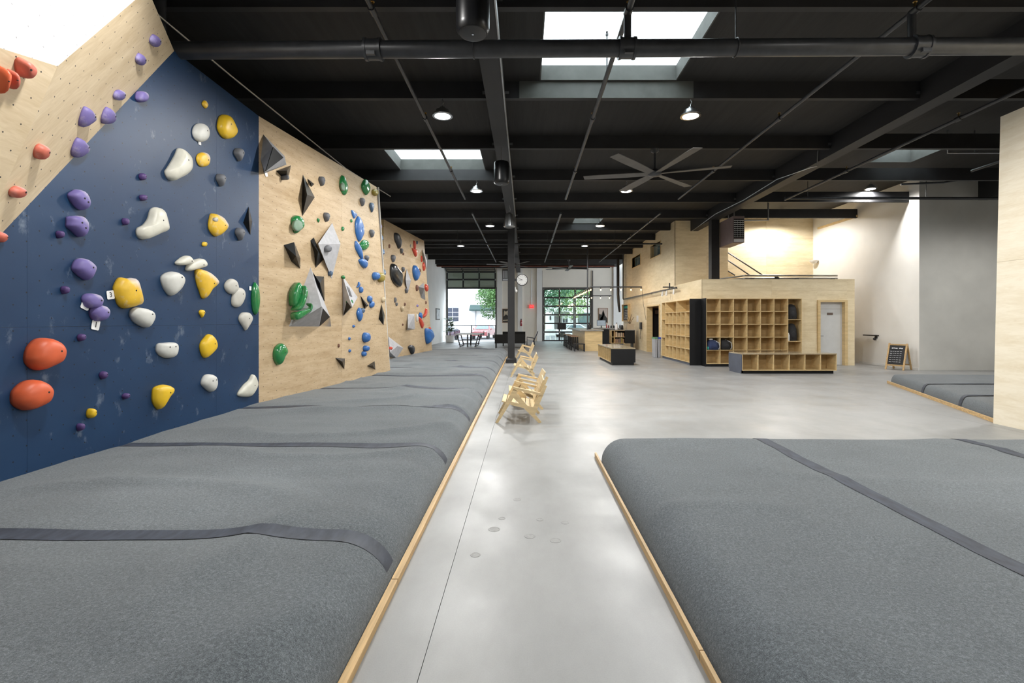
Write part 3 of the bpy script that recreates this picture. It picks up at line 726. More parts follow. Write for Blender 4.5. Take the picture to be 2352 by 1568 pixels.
# recycling bins
def bin_(x, y, label, lid):
    t = thing('recycling_bin', label, 'bin', (x, y, 0), 0, 'slim recycling bins')
    mb = MB(); mb.add([(x-.052,y-.22,0),(x+.052,y-.22,0),(x+.052,y+.22,0),(x-.052,y+.22,0),(x-.064,y-.25,.76),(x+.064,y-.25,.76),(x+.064,y+.25,.76),(x-.064,y+.25,.76)], [(0,3,2,1),(4,5,6,7),(0,1,5,4),(1,2,6,5),(2,3,7,6),(3,0,4,7)])
    bevel(part('body', mb, 'bin_grey', t), .02); bevel(part('rim', MB().box(x-.067, x+.067, y-.255, y+.255, .76, .79), 'bin_grey', t), .006)
    l = part('lid', MB().box(x-.065, x+.065, y-.25, y+.25, .79, .86), lid, t); part('slot', MB().box(x-.05, x+.05, y-.05, y+.05, .86, .863), 'dark_hole', l)
bin_(5.545, 20.66, 'slim grey bin with green lid, left one by the doorway', 'lid_green')
bin_(5.685, 20.66, 'slim grey bin with blue lid, right one beside the shoe locker', 'lid_blue')
# A-frame chalkboard
ab = thing('sandwich_board', 'wooden A-frame chalkboard sign leaning beside the white wall', 'sign', (11.93, 15.45, 0), math.radians(-60))
def LP(x, y, z): return rmat(ab) @ V(x, y, z)
def slope(x, s, t=0.0): # on front panel: s up the slope, lean back
    return LP(x, -.26+.26*s/.86+t*-1*.9, s*.97)
for x in (-.24, .24): part('leg', MB().obox(slope(x, 0), slope(x, .86), .045, .03), 'curb_pine', ab)
for x in (-.24, .24): part('back_leg', MB().obox(LP(x, .28, 0), LP(x, .0, .83), .045, .03), 'curb_pine', ab)
part('board_panel', MB().prism([slope(-.22,.16), slope(.22,.16), slope(.22,.80), slope(-.22,.80)], (0, .012, 0)), 'chalkboard', ab)
part('back_panel', MB().prism([LP(-.22,.235,.16), LP(.22,.235,.16), LP(.22,.02,.80), LP(-.22,.02,.80)], (0, .01, 0)), 'paper', ab)
for s in (.15, .82): part('cross_rail', MB().obox(slope(-.24, s), slope(.24, s), .03, .045), 'curb_pine', ab)
part('back_rail', MB().obox(LP(-.24,.235,.16), LP(.24,.235,.16), .03, .04), 'curb_pine', ab)
mb = MB(); rr = random.Random(3)
for i in range(6):
    s = .60-.068*i; x = -.18
    for wlen in (.07, .03, .05, .07, .06):
        mb.obox(slope(x, s, .014), slope(x+wlen*.8, s+.006*rr.uniform(-1,1), .014), .012, .002, (0,-1,.3)); x += wlen+.012
for x, wl in ((-.15, .05), (-.09, .03), (-.05, .06), (.05, .05), (.11, .04)):
    mb.obox(slope(x, .70, .014), slope(x+wl, .70+.012*rr.uniform(-1,1), .014), .035, .002, (0,-1,.3))
part('chalk_strokes', mb, 'chalk', ab, kind='stuff')
# grab rail on white wall, wall strip, sconce
gr = thing('wall_rail', 'short black bracket rail on the white wall right of the door', 'rail', (12.36, 17.2, 1.0))
part('bar', MB().box(12.30, 12.34, 16.85, 17.6, 1.02, 1.06), 'black_satin', gr)
part('bracket', MB().box(12.34, 12.4, 17.0, 17.06, .94, 1.06), 'black_satin', gr); part('hook', MB().ball((12.33, 17.05, .92), .05), 'black_satin', gr, 60)
sp = thing('wall_raceway', 'long wooden cable strip high on the white wall', 'strip', (12.37, 19.2, 5.3))
part('strip', MB().box(12.34, 12.4, 18.0, 20.4, 5.42, 5.50), 'locker_ply', sp)
sc = thing('wall_sconce', 'small white bowl wall lamp in the bright stair corner', 'lamp', (12.3, 20.5, 4.0))
part('bowl', MB().lathe((12.25,20.5,3.98), [(.03,0),(.10,.03),(.16,.10),(.17,.14)], 16), 'plastic_white', sc, 60); part('arm', MB().box(12.3, 12.4, 20.48, 20.52, 4.02, 4.06), 'steel', sc)
# heater
ht = thing('unit_heater', 'brown hanging unit heater with louvred grille beside the beam', 'heater', (7.33, 17.2, 4.24))
hx0, hx1, hy0, hy1, hz0, hz1 = 7.14, 7.54, 16.6, 17.75, 4.24, 5.16
bevel(part('casing', MB().box(hx0, hx1, hy0, hy1, hz0, hz1), 'heater_brown', ht), .015)
for k in range(9): part('louvre', MB().obox((hx0+.03, hy0-.012, hz0+.2+.07*k), (hx1-.03, hy0-.012, hz0+.2+.07*k), .018, .006, (0,.5,1)), 'plastic_white', ht)
for k in range(4): part('louvre_bar', MB().box(hx0+.06+.09*k, hx0+.07+.09*k, hy0-.02, hy0-.01, hz0+.18, hz0+.78), 'steel', ht)
part('badge', MB().box(hx0+.03, hx1-.03, hy0-.012, hy0, hz0+.03, hz0+.12), 'plastic_white', ht)
part('grille_back', MB().box(hx0+.03, hx1-.03, hy0-.004, hy0, hz0+.16, hz0+.82), 'dark_hole', ht)
part('hanger', MB().cyl((hx0+.1,17.2,hz1),(hx0+.1,17.2,ZD2),.012,n=6).cyl((hx1-.1,17.2,hz1),(hx1-.1,17.2,ZD2),.012,n=6), 'steel', ht)
part('flue', MB().tube([(hx1,17.1,hz1-.05),(8.6,17.1,hz1-.05),(8.6,17.1,ZD2)], .03, 8), 'steel', ht)
# ================================================================= pipes
mp = thing('sprinkler_main', 'thick black sprinkler main pipe crossing under the roof', 'pipe', (1, 5.75, 4.7))
def pz(x): return 4.765+.0052*(x+4.2)
P0, P1 = (-4.25, 5.75, pz(-4.25)), (8.5, 5.75, pz(8.5))
part('pipe', MB().cyl(P0, P1, .098, n=20), 'pipe_black', mp, 60)
part('elbow', MB().tube([P0, (-4.33,5.75,pz(-4.3)+.05), (-4.36,5.75,pz(-4.3)+.2), (-4.36,5.75,ZD)], .075, 14), 'pipe_black', mp, 60)
for px in (858, 1440, 2110):
    x = (px-CX)*5.75/F
    part('coupling', MB().cyl((x-.085,5.75,pz(x)), (x+.085,5.75,pz(x)), .118, n=18).cyl((x-.10,5.75,pz(x)), (x-.07,5.75,pz(x)), .128, n=18).cyl((x+.07,5.75,pz(x)), (x+.10,5.75,pz(x)), .128, n=18), 'pipe_black', mp, 40)
    part('coupling_bolt', MB().box(x-.05, x+.05, 5.62, 5.66, pz(x)-.12, pz(x)-.08), 'pipe_black', mp)
for px in (1088, 1690):
    x = (px-CX)*5.75/F
    part('pipe_hanger', MB().tube([(x+.0, 5.75+.105*math.sin(t), pz(x)+.105*math.cos(t)) for t in [2*PI*k/16 for k in range(17)]], .008, 6).cyl((x,5.75,pz(x)+.105),(x,5.75,ZD),.007,n=6), 'pipe_black', mp)
ZL = 5.21
def branch(label, x, spans, riser, r=.03, z=ZL, drops=()):
    t = thing('sprinkler_branch', label, 'pipe', (x, spans[0][0], z), 0, 'sprinkler branch pipes')
    for y0, y1 in spans:
        part('pipe', MB().cyl((x, y0, z), (x, y1, z), r, n=10), 'pipe_black', t, 60)
        for y in rng(y0+1.6, y1, 3.05):
            part('fitting', MB().cyl((x, y-.06, z), (x, y+.06, z), r*1.45, n=10), 'pipe_black', t, 60)
            part('sprinkler_head', MB().cyl((x, y, z), (x, y, z+.10), .013, n=6).cyl((x, y, z+.10), (x, y, z+.105), .025, n=8), 'brass', t)
    if riser:
        part('riser', MB().cyl((x, 5.75, pz(x)+.08), (x, 5.75, z), .045, n=12), 'pipe_black', t, 60)
    return t
bz = branch('sprinkler branch pipe crossing the large skylight', 1.22, [(-2, 14.5), (16.4, 30)], True, .036)
part('sprig', MB().cyl((1.22,7.2,ZL),(1.22,7.2,5.84),.013,n=8).cyl((1.22,7.2,5.80),(1.22,7.2,5.83),.022,n=8).cyl((1.22,7.2,5.85),(1.22,7.2,5.855),.02,n=8), 'pipe_black', bz)
branch('sprinkler branch pipe left of the centre beam', -1.80, [(-2, 14.5), (16.4, 30)], False)
branch('sprinkler branch pipe right of the ceiling fan', 4.60, [(-2, 14.5), (16.4, 30)], True)
branch('sprinkler branch pipe just right of the big right beam', 7.85, [(-2, 14.6)], False)
branch('sprinkler branch pipe nearest the grey wall', 10.9, [(3, 11.8)], False)
t = thing('sprinkler_main', 'black horizontal pipe in front of the grey wall top', 'pipe', (11, 14.7, 5.28))
part('pipe', MB().cyl((7.9,14.7,5.29),(16,14.7,5.27),.045,n=12), 'pipe_black', t, 60)
for x in (8.6, 12.2): part('hanger_rod', MB().cyl((x,14.7,5.3),(x,14.7,ZD2),.008,n=6), 'pipe_black', t)
part('drop_pipe', MB().tube([(11.2,14.4,5.62),(12.3,14.2,5.62),(13.2,13.2,5.62)],.03,8), 'pipe_black', t, 60)
t = thing('sprinkler_main', 'thin black cross pipe high before the far plywood wall', 'pipe', (0, 21.5, 5.0))
part('pipe', MB().cyl((-4.5,21.5,4.98),(6.1,21.5,4.98),.035,n=10), 'pipe_black', t, 60)
for x in (-3, 1, 4): part('hanger_rod', MB().cyl((x,21.5,5.0),(x,21.5,ZD),.008,n=6), 'pipe_black', t)
t = thing('sprinkler_pipe', 'rusty red pipe along the header beam before the far wall', 'pipe', (0, 32.9, 5.3))
part('pipe', MB().cyl((-6,32.9,5.28),(6.1,32.9,5.28),.04,n=8), 'rust_pipe', t, 60)
for x in (-4,-1,3): part('hanger_rod', MB().cyl((x,32.9,5.3),(x,32.9,ZD),.008,n=6), 'pipe_black', t)
solo('conduit', MB().tube([(-4.26,-1,5.1),(-4.26,7,5.1),(-4.2,11.3,5.12),(-3.9,14,5.16)], .013, 6), 'steel', 'thin grey conduit running above the left wall tops', 'conduit')
solo('conduit', MB().tube([(-.36,-2,5.24),(-.345,6,5.24),(-.345,17,5.24)], .018, 6), 'steel', 'thin conduit along the lower edge of the centre beam', 'conduit')
solo('cable', MB().tube([(6.79,11.2,5.5),(6.80,11.25,5.15),(6.79,11.5,5.2),(6.78,13,5.36),(6.78,15,5.30),(6.78,17.2,5.36),(6.78,19.6,5.2)], .012, 6), 'steel', 'loose grey cable strung along the big right beam', 'cable')
t = thing('skylight_sprinkler', 'small sprinkler pipe below the skylight near the grey wall', 'pipe', (10.4, 11.7, 5.4))
part('pipe', MB().tube([(10.05,11.5,ZD2),(10.05,11.5,5.55),(12.0,11.5,5.55)],.022,8), 'steel', t, 60); part('hanger_rod', MB().cyl((10.7,11.5,5.55),(10.7,11.5,ZD2),.012,n=6), 'steel', t)
# ================================================================= high-bay lamps
def lamp_proto():
    t = thing('high_bay_lamp', 'lamp', 'lamp', (0,0,0), 0, 'round high bay lamps')
    part('housing', MB().lathe((0,0,0), [(.165,.0),(.175,.012),(.165,.03),(.12,.045),(.115,.10),(.06,.115),(.05,.15)], 24), 'steel', t, 40, local=True)
    part('rim', MB().lathe((0,0,0), [(.15,-.004),(.175,-.004),(.178,.008),(.15,.008)], 24), 'chrome', t, 40, local=True)
    part('lens', MB().lathe((0,0,0), [(.148,.006),(.148,-.002),(.10,-.010),(.02,-.013)], 24), 'lens_glow', t, 40, local=True)
    part('hook', MB().tube([(0,0,.14),(0,0,.2),(.02,0,.24),(0,0,.29)], .008, 6), 'steel', t, local=True)
    ld = bpy.data.lights.new('lamp_light', 'SPOT'); ld.energy = LAMP_W; ld.color = (1, .985, .955); ld.spot_size = math.radians(174); ld.spot_blend = .40; ld.shadow_soft_size = .13
    lo = bpy.data.objects.new('lamp_light', ld); COL.objects.link(lo); lo.parent = t; lo.location = (0, 0, -.02)
    return t
lamp = lamp_proto()
LZ = 5.10
spots = [(-1.43,8.38,'bright high bay lamp left of the centre beam, nearest one'), (2.87,8.38,'bright high bay lamp below the large skylight corner'), (-1.33,13.22,'high bay lamp below the square skylight over the wall'),
    (2.77,13.22,'high bay lamp beside the ceiling fan blades'), (-1.31,18.06,'high bay lamp just left of the ribbed pendant speaker'), (2.80,18.06,'high bay lamp under the small far skylight'),
    (-3.05,22.9,'high bay lamp above the farthest climbing wall'), (2.83,22.9,'farthest high bay lamp right of the column'), (11.08,15.5,'high bay lamp before the white wall'), (10.4,19.6,'high bay lamp lighting the stair wall'),
    (-2.3,3.54,'high bay lamp above the left mat near the viewer'), (4.1,3.54,'high bay lamp above the right mat near the viewer'),
    (9.6,8.38,'high bay lamp over the far grey mat'), (13.4,10.8,'added unseen high bay lamp over the right end of the far mat'), (5.9,3.54,'added unseen high bay lamp beside the right plywood wall')]  # closing pair: unseen lamps added to brighten the grey wall and right wall
for i, (x, y, lab) in enumerate(spots):
    if i == 0: lamp.location = (x, y, LZ); lamp['label'] = lab
    else: dup(lamp, (x, y, 5.78 if x > 7.2 and y > 14 else LZ), 0, lab)
# ================================================================= fans and speakers
def fan_proto(x, y, label):
    t = thing('ceiling_fan', label, 'fan', (x, y, 4.82), 0, 'six blade ceiling fans')
    part('downrod', MB().cyl((x,y,4.91),(x,y,ZP),.022,n=10), 'pipe_black', t, 60)
    part('canopy', MB().lathe((x,y,5.30), [(.03,0),(.085,.03),(.09,.09)], 16), 'pipe_black', t, 60)
    part('motor', MB().lathe((x,y,4.78), [(.05,0),(.14,.02),(.16,.07),(.13,.13),(.05,.16)], 20), 'pipe_black', t, 60)
    for k in range(6):
        a = math.radians(45+60*k); d = V(math.cos(a), math.sin(a), 0); n = V(-d.y, d.x, 0); mb = MB(); vs = []; fs = []
        for i in range(7):
            s = i/6; r = .14+1.45*s; wd = .075+.035*math.sin(s*2.2); pit = .10*(1-s*.6); c = V(x, y, 4.84+.03*s)+d*r
            for (e, q) in ((-1, -1), (1, -1), (1, 1), (-1, 1)): vs.append(c+n*wd*e+V(0,0,wd*e*pit*4*.5+.006*q))
        for i in range(6):
            for j in range(4): fs.append((i*4+j, i*4+(j+1) % 4, (i+1)*4+(j+1) % 4, (i+1)*4+j))
        fs += [(3,2,1,0), (24,25,26,27)]; mb.add(vs, fs); part('blade', mb, 'fan_blade', t, 30)
    return t
fan = fan_proto(2.90, 10.80, 'large dark six blade ceiling fan right of the centre beam')
dup(fan, (-.66, 28.3, 4.82), .3, 'distant ceiling fan behind the column near the far wall'); dup(fan, (2.75, 30.4, 4.82), .8, 'distant ceiling fan above the reception counter')
def speaker(x, y, z0, r, h, label, m):
    t = thing('pendant_speaker', label, 'speaker', (x, y, z0), 0, 'pendant speakers')
    part('cabinet', MB().lathe((x,y,z0), [(r*.86,.0),(r*.97,.025),(r,.07),(r,h*.5),(r*.97,h*.93),(r*.9,h),(.02,h+.01)], 28), m, t, 40)
    part('grille', MB().lathe((x,y,z0-.008), [(.01,.002),(r*.70,0),(r*.80,.004),(r*.84,.014)], 28), 'black_satin', t, 40)
    part('emblem', MB().cyl((x,y,z0-.012),(x,y,z0-.006),.012,n=10), 'chrome', t)
    part('hang_cable', MB().cyl((x,y,z0+h),(x,y,ZB),.007,n=6), 'steel', t)
speaker(-.497, 4.6, 4.285, .160, .46, 'black cylindrical pendant speaker at the top of the view', 'black_gloss')
speaker(-.50, 10.3, 4.47, .165, .46, 'black cylindrical pendant speaker halfway along the centre beam', 'black_gloss')
t = thing('pendant_speaker', 'ribbed grey bell shaped pendant speaker in front of the column', 'speaker', (-.5, 15.4, 4.53), 0, 'pendant speakers')
part('cabinet', MB().lathe((-.5,15.4,4.53), [(.15,.0),(.185,.03),(.17,.18),(.12,.42),(.05,.47)], 24, .03), 'steel', t, 30); part('grille', MB().lathe((-.5,15.4,4.52), [(.02,0),(.14,.004)], 20), 'fan_blade', t); part('hang_cable', MB().tube([(-.5,15.4,5.0),(-.47,15.4,5.1),(-.5,15.4,5.2),(-.5,15.4,ZB)],.008,6), 'steel', t)
# clock on column bracket
ck = thing('wall_clock', 'round white station clock bracketed to the column', 'clock', (-.11, 17.9, 2.85))
part('case', MB().cyl((-.11,17.84,3.07),(-.11,17.96,3.07),.215,n=32), 'black_satin', ck, 40)
face = part('dial', MB().cyl((-.11,17.832,3.07),(-.11,17.84,3.07),.19,n=32), 'plastic_white', ck)
for k in range(12):
    a = PI/6*k; d = V(math.sin(a), 0, math.cos(a)); c = V(-.11,17.830,3.07)
    part('hour_mark', MB().obox(c+d*.145, c+d*.175, .014, .003, (0,-1,0)), 'ink', face)
for a, ln, wd in ((math.radians(264), .11, .016), (math.radians(294), .155, .011)):
    d = V(math.sin(a), 0, math.cos(a)); c = V(-.11,17.827,3.07); part('hand', MB().obox(c-d*.02, c+d*ln, wd, .003, (0,-1,0)), 'ink', face)
part('bracket', MB().box(-.40,-.30,17.87,17.93,3.03,3.11), 'black_satin', ck)
cm = thing('security_camera', 'small white camera on the right side of the column', 'camera', (-.36, 17.9, 2.6)); part('mount', MB().box(-.385,-.34,17.86,17.94,2.7,2.8), 'plastic_white', cm); part('housing', MB().ball((-.33,17.85,2.66),.05,12,8,(1,1.3,1.2)), 'plastic_white', cm, 60)
# ================================================================= plywood lounge chairs
def chair_proto():
    t = thing('lounge_chair', 'c', 'chair', (0,0,0), 0, 'plywood lounge chairs')
    W = .37
    for y in (-W, W):
        mb = MB(); s = .018
        def bar(p, q, w0, w1):
            p, q = V(p[0], y, p[1]), V(q[0], y, q[1]); d = (q-p).normalized(); n = V(-d.z, 0, d.x)
            mb.prism([p-n*w0/2-V(0,s/2,0), p+n*w0/2-V(0,s/2,0), q+n*w1/2-V(0,s/2,0), q-n*w1/2-V(0,s/2,0)], (0, s, 0))
        bar((-.345,.0), (-.055,.50), .042, .075); bar((-.075,.43), (.325,.0), .085, .042)
        bar((.20,.13), (.405,.57), .08, .045); bar((-.13,.30), (.26,.205), .05, .05)
        part('side_frame', mb, 'chair_ply', t, local=True)
        part('armrest', MB().obox((-.09,y,.535), (.345,y,.435), .055, .034), 'chair_ply', t, local=True)
    for k in range(7):
        x = -.235+.073*k; z = .305-.245*(x+.235)*.75+.012
        part('seat_slat', MB().obox((x,-W+.012,z), (x,W-.012,z), .062, .016, (.24,0,1)), 'chair_ply', t, local=True)
    for k in range(4):
        s = .17+.11*k; x = .20+.2*(s/.49)*.82; z = .13+.10+s*.9*.85
        part('back_slat', MB().obox((x-.01,-W+.012,z), (x-.01,W-.012,z), .085, .016, (.92,0,-.4)), 'chair_ply', t, local=True)
    part('seat_rail', MB().obox((.24,-W,.18),(.24,W,.18),.05,.02,(1,0,0)), 'chair_ply', t, local=True)
    return t
ch = chair_proto()
cs = [(-.09, 7.73, 0.0, 'slatted plywood lounge chair nearest the viewer'), (-.03, 8.83, .04, 'slatted plywood lounge chair just behind the nearest one'), (-.05, 13.72, 0.0, 'slatted plywood lounge chair beside the column base'), (-.04, 20.3, .03, 'farthest slatted plywood lounge chair in the row')]
for i, (x, y, rz, lab) in enumerate(cs):
    if i == 0: ch.location = (x, y, 0); ch.rotation_euler = (0,0,rz); ch['label'] = lab
    else: dup(ch, (x, y, 0), rz, lab)
# ================================================================= climbing holds
TPL = {
 'egg': [(0,-1),(.55,-.86),(.9,-.45),(1,.05),(.85,.55),(.5,.88),(0,1),(-.5,.88),(-.85,.55),(-1,.05),(-.9,-.45),(-.55,-.86)],
 'drop': [(0,-1),(.6,-.92),(.98,-.5),(.92,-.05),(.58,.4),(.2,.82),(0,1.04),(-.2,.82),(-.58,.4),(-.95,-.05),(-.98,-.5),(-.6,-.92)],
 'leaf': [(-.25,-1),(.25,-.72),(.75,-.2),(1,.3),(.75,.75),(.35,1),(-.25,.85),(-.7,.45),(-1,-.05),(-.85,-.6)],
 'lens': [(0,-1),(.5,-.6),(.9,-.1),(1,.15),(.75,.6),(.2,1),(-.3,.75),(-.75,.35),(-1,-.15),(-.7,-.6)],
 'wedge': [(-.95,-.35),(-.35,-1),(.35,-.75),(.9,-.1),(1,.45),(.55,.9),(0,1),(-.5,.7),(-.9,.3)],
 'nub': [(-.7,-.75),(0,-1),(.7,-.8),(1,-.1),(.8,.6),(.2,1),(-.6,.85),(-1,.25)],
 'oval': [(-1,0),(-.8,-.7),(-.2,-1),(.5,-.95),(.95,-.5),(1,.1),(.75,.75),(.1,1),(-.6,.85)],
}
def tpl(kind, cx, cy, w, h, ang=0.0):
    ca, sa = math.cos(math.radians(ang)), math.sin(math.radians(ang)); out = []
    for x, y in TPL[kind]:
        x *= w/2; y *= h/2; out.append((cx+x*ca-y*sa, cy+x*sa+y*ca))
    return out
def smooth_loop(pts, k=3):
    n = len(pts); out = []
    for i in range(n):
        p0, p1, p2, p3 = (Vector(pts[(i+j) % n]) for j in (-1, 0, 1, 2))
        for s in range(k):
            t = s/k
            out.append(.5*((2*p1)+(-p0+p2)*t+(2*p0-5*p1+4*p2-p3)*t*t+(-p0+3*p1-3*p2+p3)*t**3))
    return out
PROF = [(1,0,0),(.995,.22,0),(.95,.50,.04),(.84,.74,.16),(.66,.90,.36),(.42,.98,.66),(.16,1.0,1.0)]
def hold(pl, outline, d, m, label, cat='climbing hold', holes=None, name='climbing_hold', d0=0.0, flat=False, k=3, lean=(0,0), group=None, skirt=.09):
    pts = [pl.uv(pl.hit(x, y, d0)) for x, y in outline]
    pts = smooth_loop([Vector(p) for p in pts], k) if not flat else [Vector(p) for p in pts]
    c = sum(pts, Vector((0,0)))/len(pts)
    cw = pl.p(c.x, c.y, d0); wv = cw-EYEV; dn = -wv.dot(pl.n)
    sh = Vector((wv.dot(pl.u), wv.dot(pl.v)))/dn*d*.55         # how far the bulge shifts the outline as it stands off the wall
    L = sh.length
    if L > 1e-6:
        e = sh/L; pr = [p.dot(e) for p in pts]; mn, mx = min(pr), max(pr); span = mx-mn
        if L > span*.45: sh *= span*.45/L
        pts = [p-sh*((p.dot(e)-mn)/span) for p in pts]
        c = sum(pts, Vector((0,0)))/len(pts)
    wd = max(p.x for p in pts)-min(p.x for p in pts); hg = max(p.y for p in pts)-min(p.y for p in pts)
    ap = c+Vector((lean[0]*wd*.5, lean[1]*hg*.5))
    n = len(pts); mb = MB(); vs = []; fs = []
    b0 = max(0.0, d0-skirt)
    for (s, h, q) in PROF:
        cc = c.lerp(ap, q)
        for p in pts:
            r = cc+(p-c)*s; vs.append(pl.p(r.x, r.y, (b0 if h == 0 else d0)+d*h))
    kk = len(PROF)
    for i in range(kk-1):
        for j in range(n): fs.append((i*n+j, i*n+(j+1) % n, (i+1)*n+(j+1) % n, (i+1)*n+j))
    fs += [tuple(range(n))[::-1], tuple((kk-1)*n+j for j in range(n))]
    mb.add(vs, fs)
    o = solo(name, mb, m, label, cat, group, smooth='all' if not flat else False)
    if holes is None: holes = [(.18, .08)]
    if min(wd, hg) > .055:
        for (hx, hy) in holes:
            q = ap+Vector((hx*.5*wd*.5, hy*wd*.0+hy*.7*hg*.5)); prev = (9.0, 0.0); hh = 1.0
            for (s, h, qq) in PROF:
                cc = c.lerp(ap, qq); dv = q-cc; rl = dv.length
                if rl < 1e-5: ro = 0.0
                else: e = dv/rl; ro = rl/(s*max((p-c).dot(e) for p in pts))
                if ro > 1: hh = prev[1]; break
                prev = (ro, h)
            br = min(.0085, min(wd, hg)*.07)
            me = MB().cyl(pl.p(q.x, q.y, d0+d*hh-.02), pl.p(q.x, q.y, d0+d*hh+.002), br, n=10)
            bo = part('bolt_hole', me, 'dark_hole', o)
    return o
def T(kind, x0, y0, x1, y1, ang=0): return tpl(kind, (x0+x1)/2, (y0+y1)/2, x1-x0, y1-y0, ang)
P_, G_ = 'h_purple', 'h_grey'
# --- leaning plywood panel (purple and coral)
for o, d, m, lab in [
 (T('wedge',342,79,369,108), .05, P_, 'faceted purple hold highest on the leaning plywood panel'),
 (T('wedge',310,122,334,150), .05, P_, 'ridged purple hold second from top of leaning plywood panel'),
 (T('nub',259,207,287,230), .05, P_, 'flat ridged purple hold on leaning plywood panel beside navy edge'),
 ([(192,245),(205,252),(218,272),(211,281),(184,290),(181,272)], .065, P_, 'large angular purple hold in the middle of leaning plywood panel'),
 ([(243,246),(256,254),(263,272),(257,282),(235,283),(232,266)], .065, P_, 'angular purple hold touching the navy wall edge'),
 ([(176,316),(192,326),(203,340),(198,352),(172,361),(162,346)], .065, P_, 'large angular purple hold at the lower plywood and navy edge'),
 (T('egg',76,331,110,366), .065, 'h_coral', 'coral knob hold on the lower leaning plywood panel'),
 (T('egg',19,428,58,454), .06, 'h_coral', 'coral knob hold near the left edge above navy wall'),
 (T('egg',-14,532,13,556), .055, 'h_coral', 'coral knob hold cut by the left picture edge')]:
    hold(plA, o, d, m, lab, lean=(.25,.1), holes=[(.3,-.1)])
for o, d, m, lab in [
 ([(35,135),(52,134),(74,149),(82,163),(74,177),(58,180),(42,171),(33,152)], .09, 'h_coral', 'large coral jug hold below the white panel corner'),
 ([(13,162),(24,160),(36,177),(38,193),(28,205),(15,190),(11,172)], .08, 'h_coral', 'oblong coral hold at the left edge below white panel'),
 ([(-20,165),(-6,150),(9,158),(11,172),(5,200),(-6,214),(-20,200)], .10, 'h_orange', 'bright orange hold partly cut by the left picture edge')]:
    hold(plP, o, d, m, lab, lean=(.3,.1), holes=[(.3,-.1)])
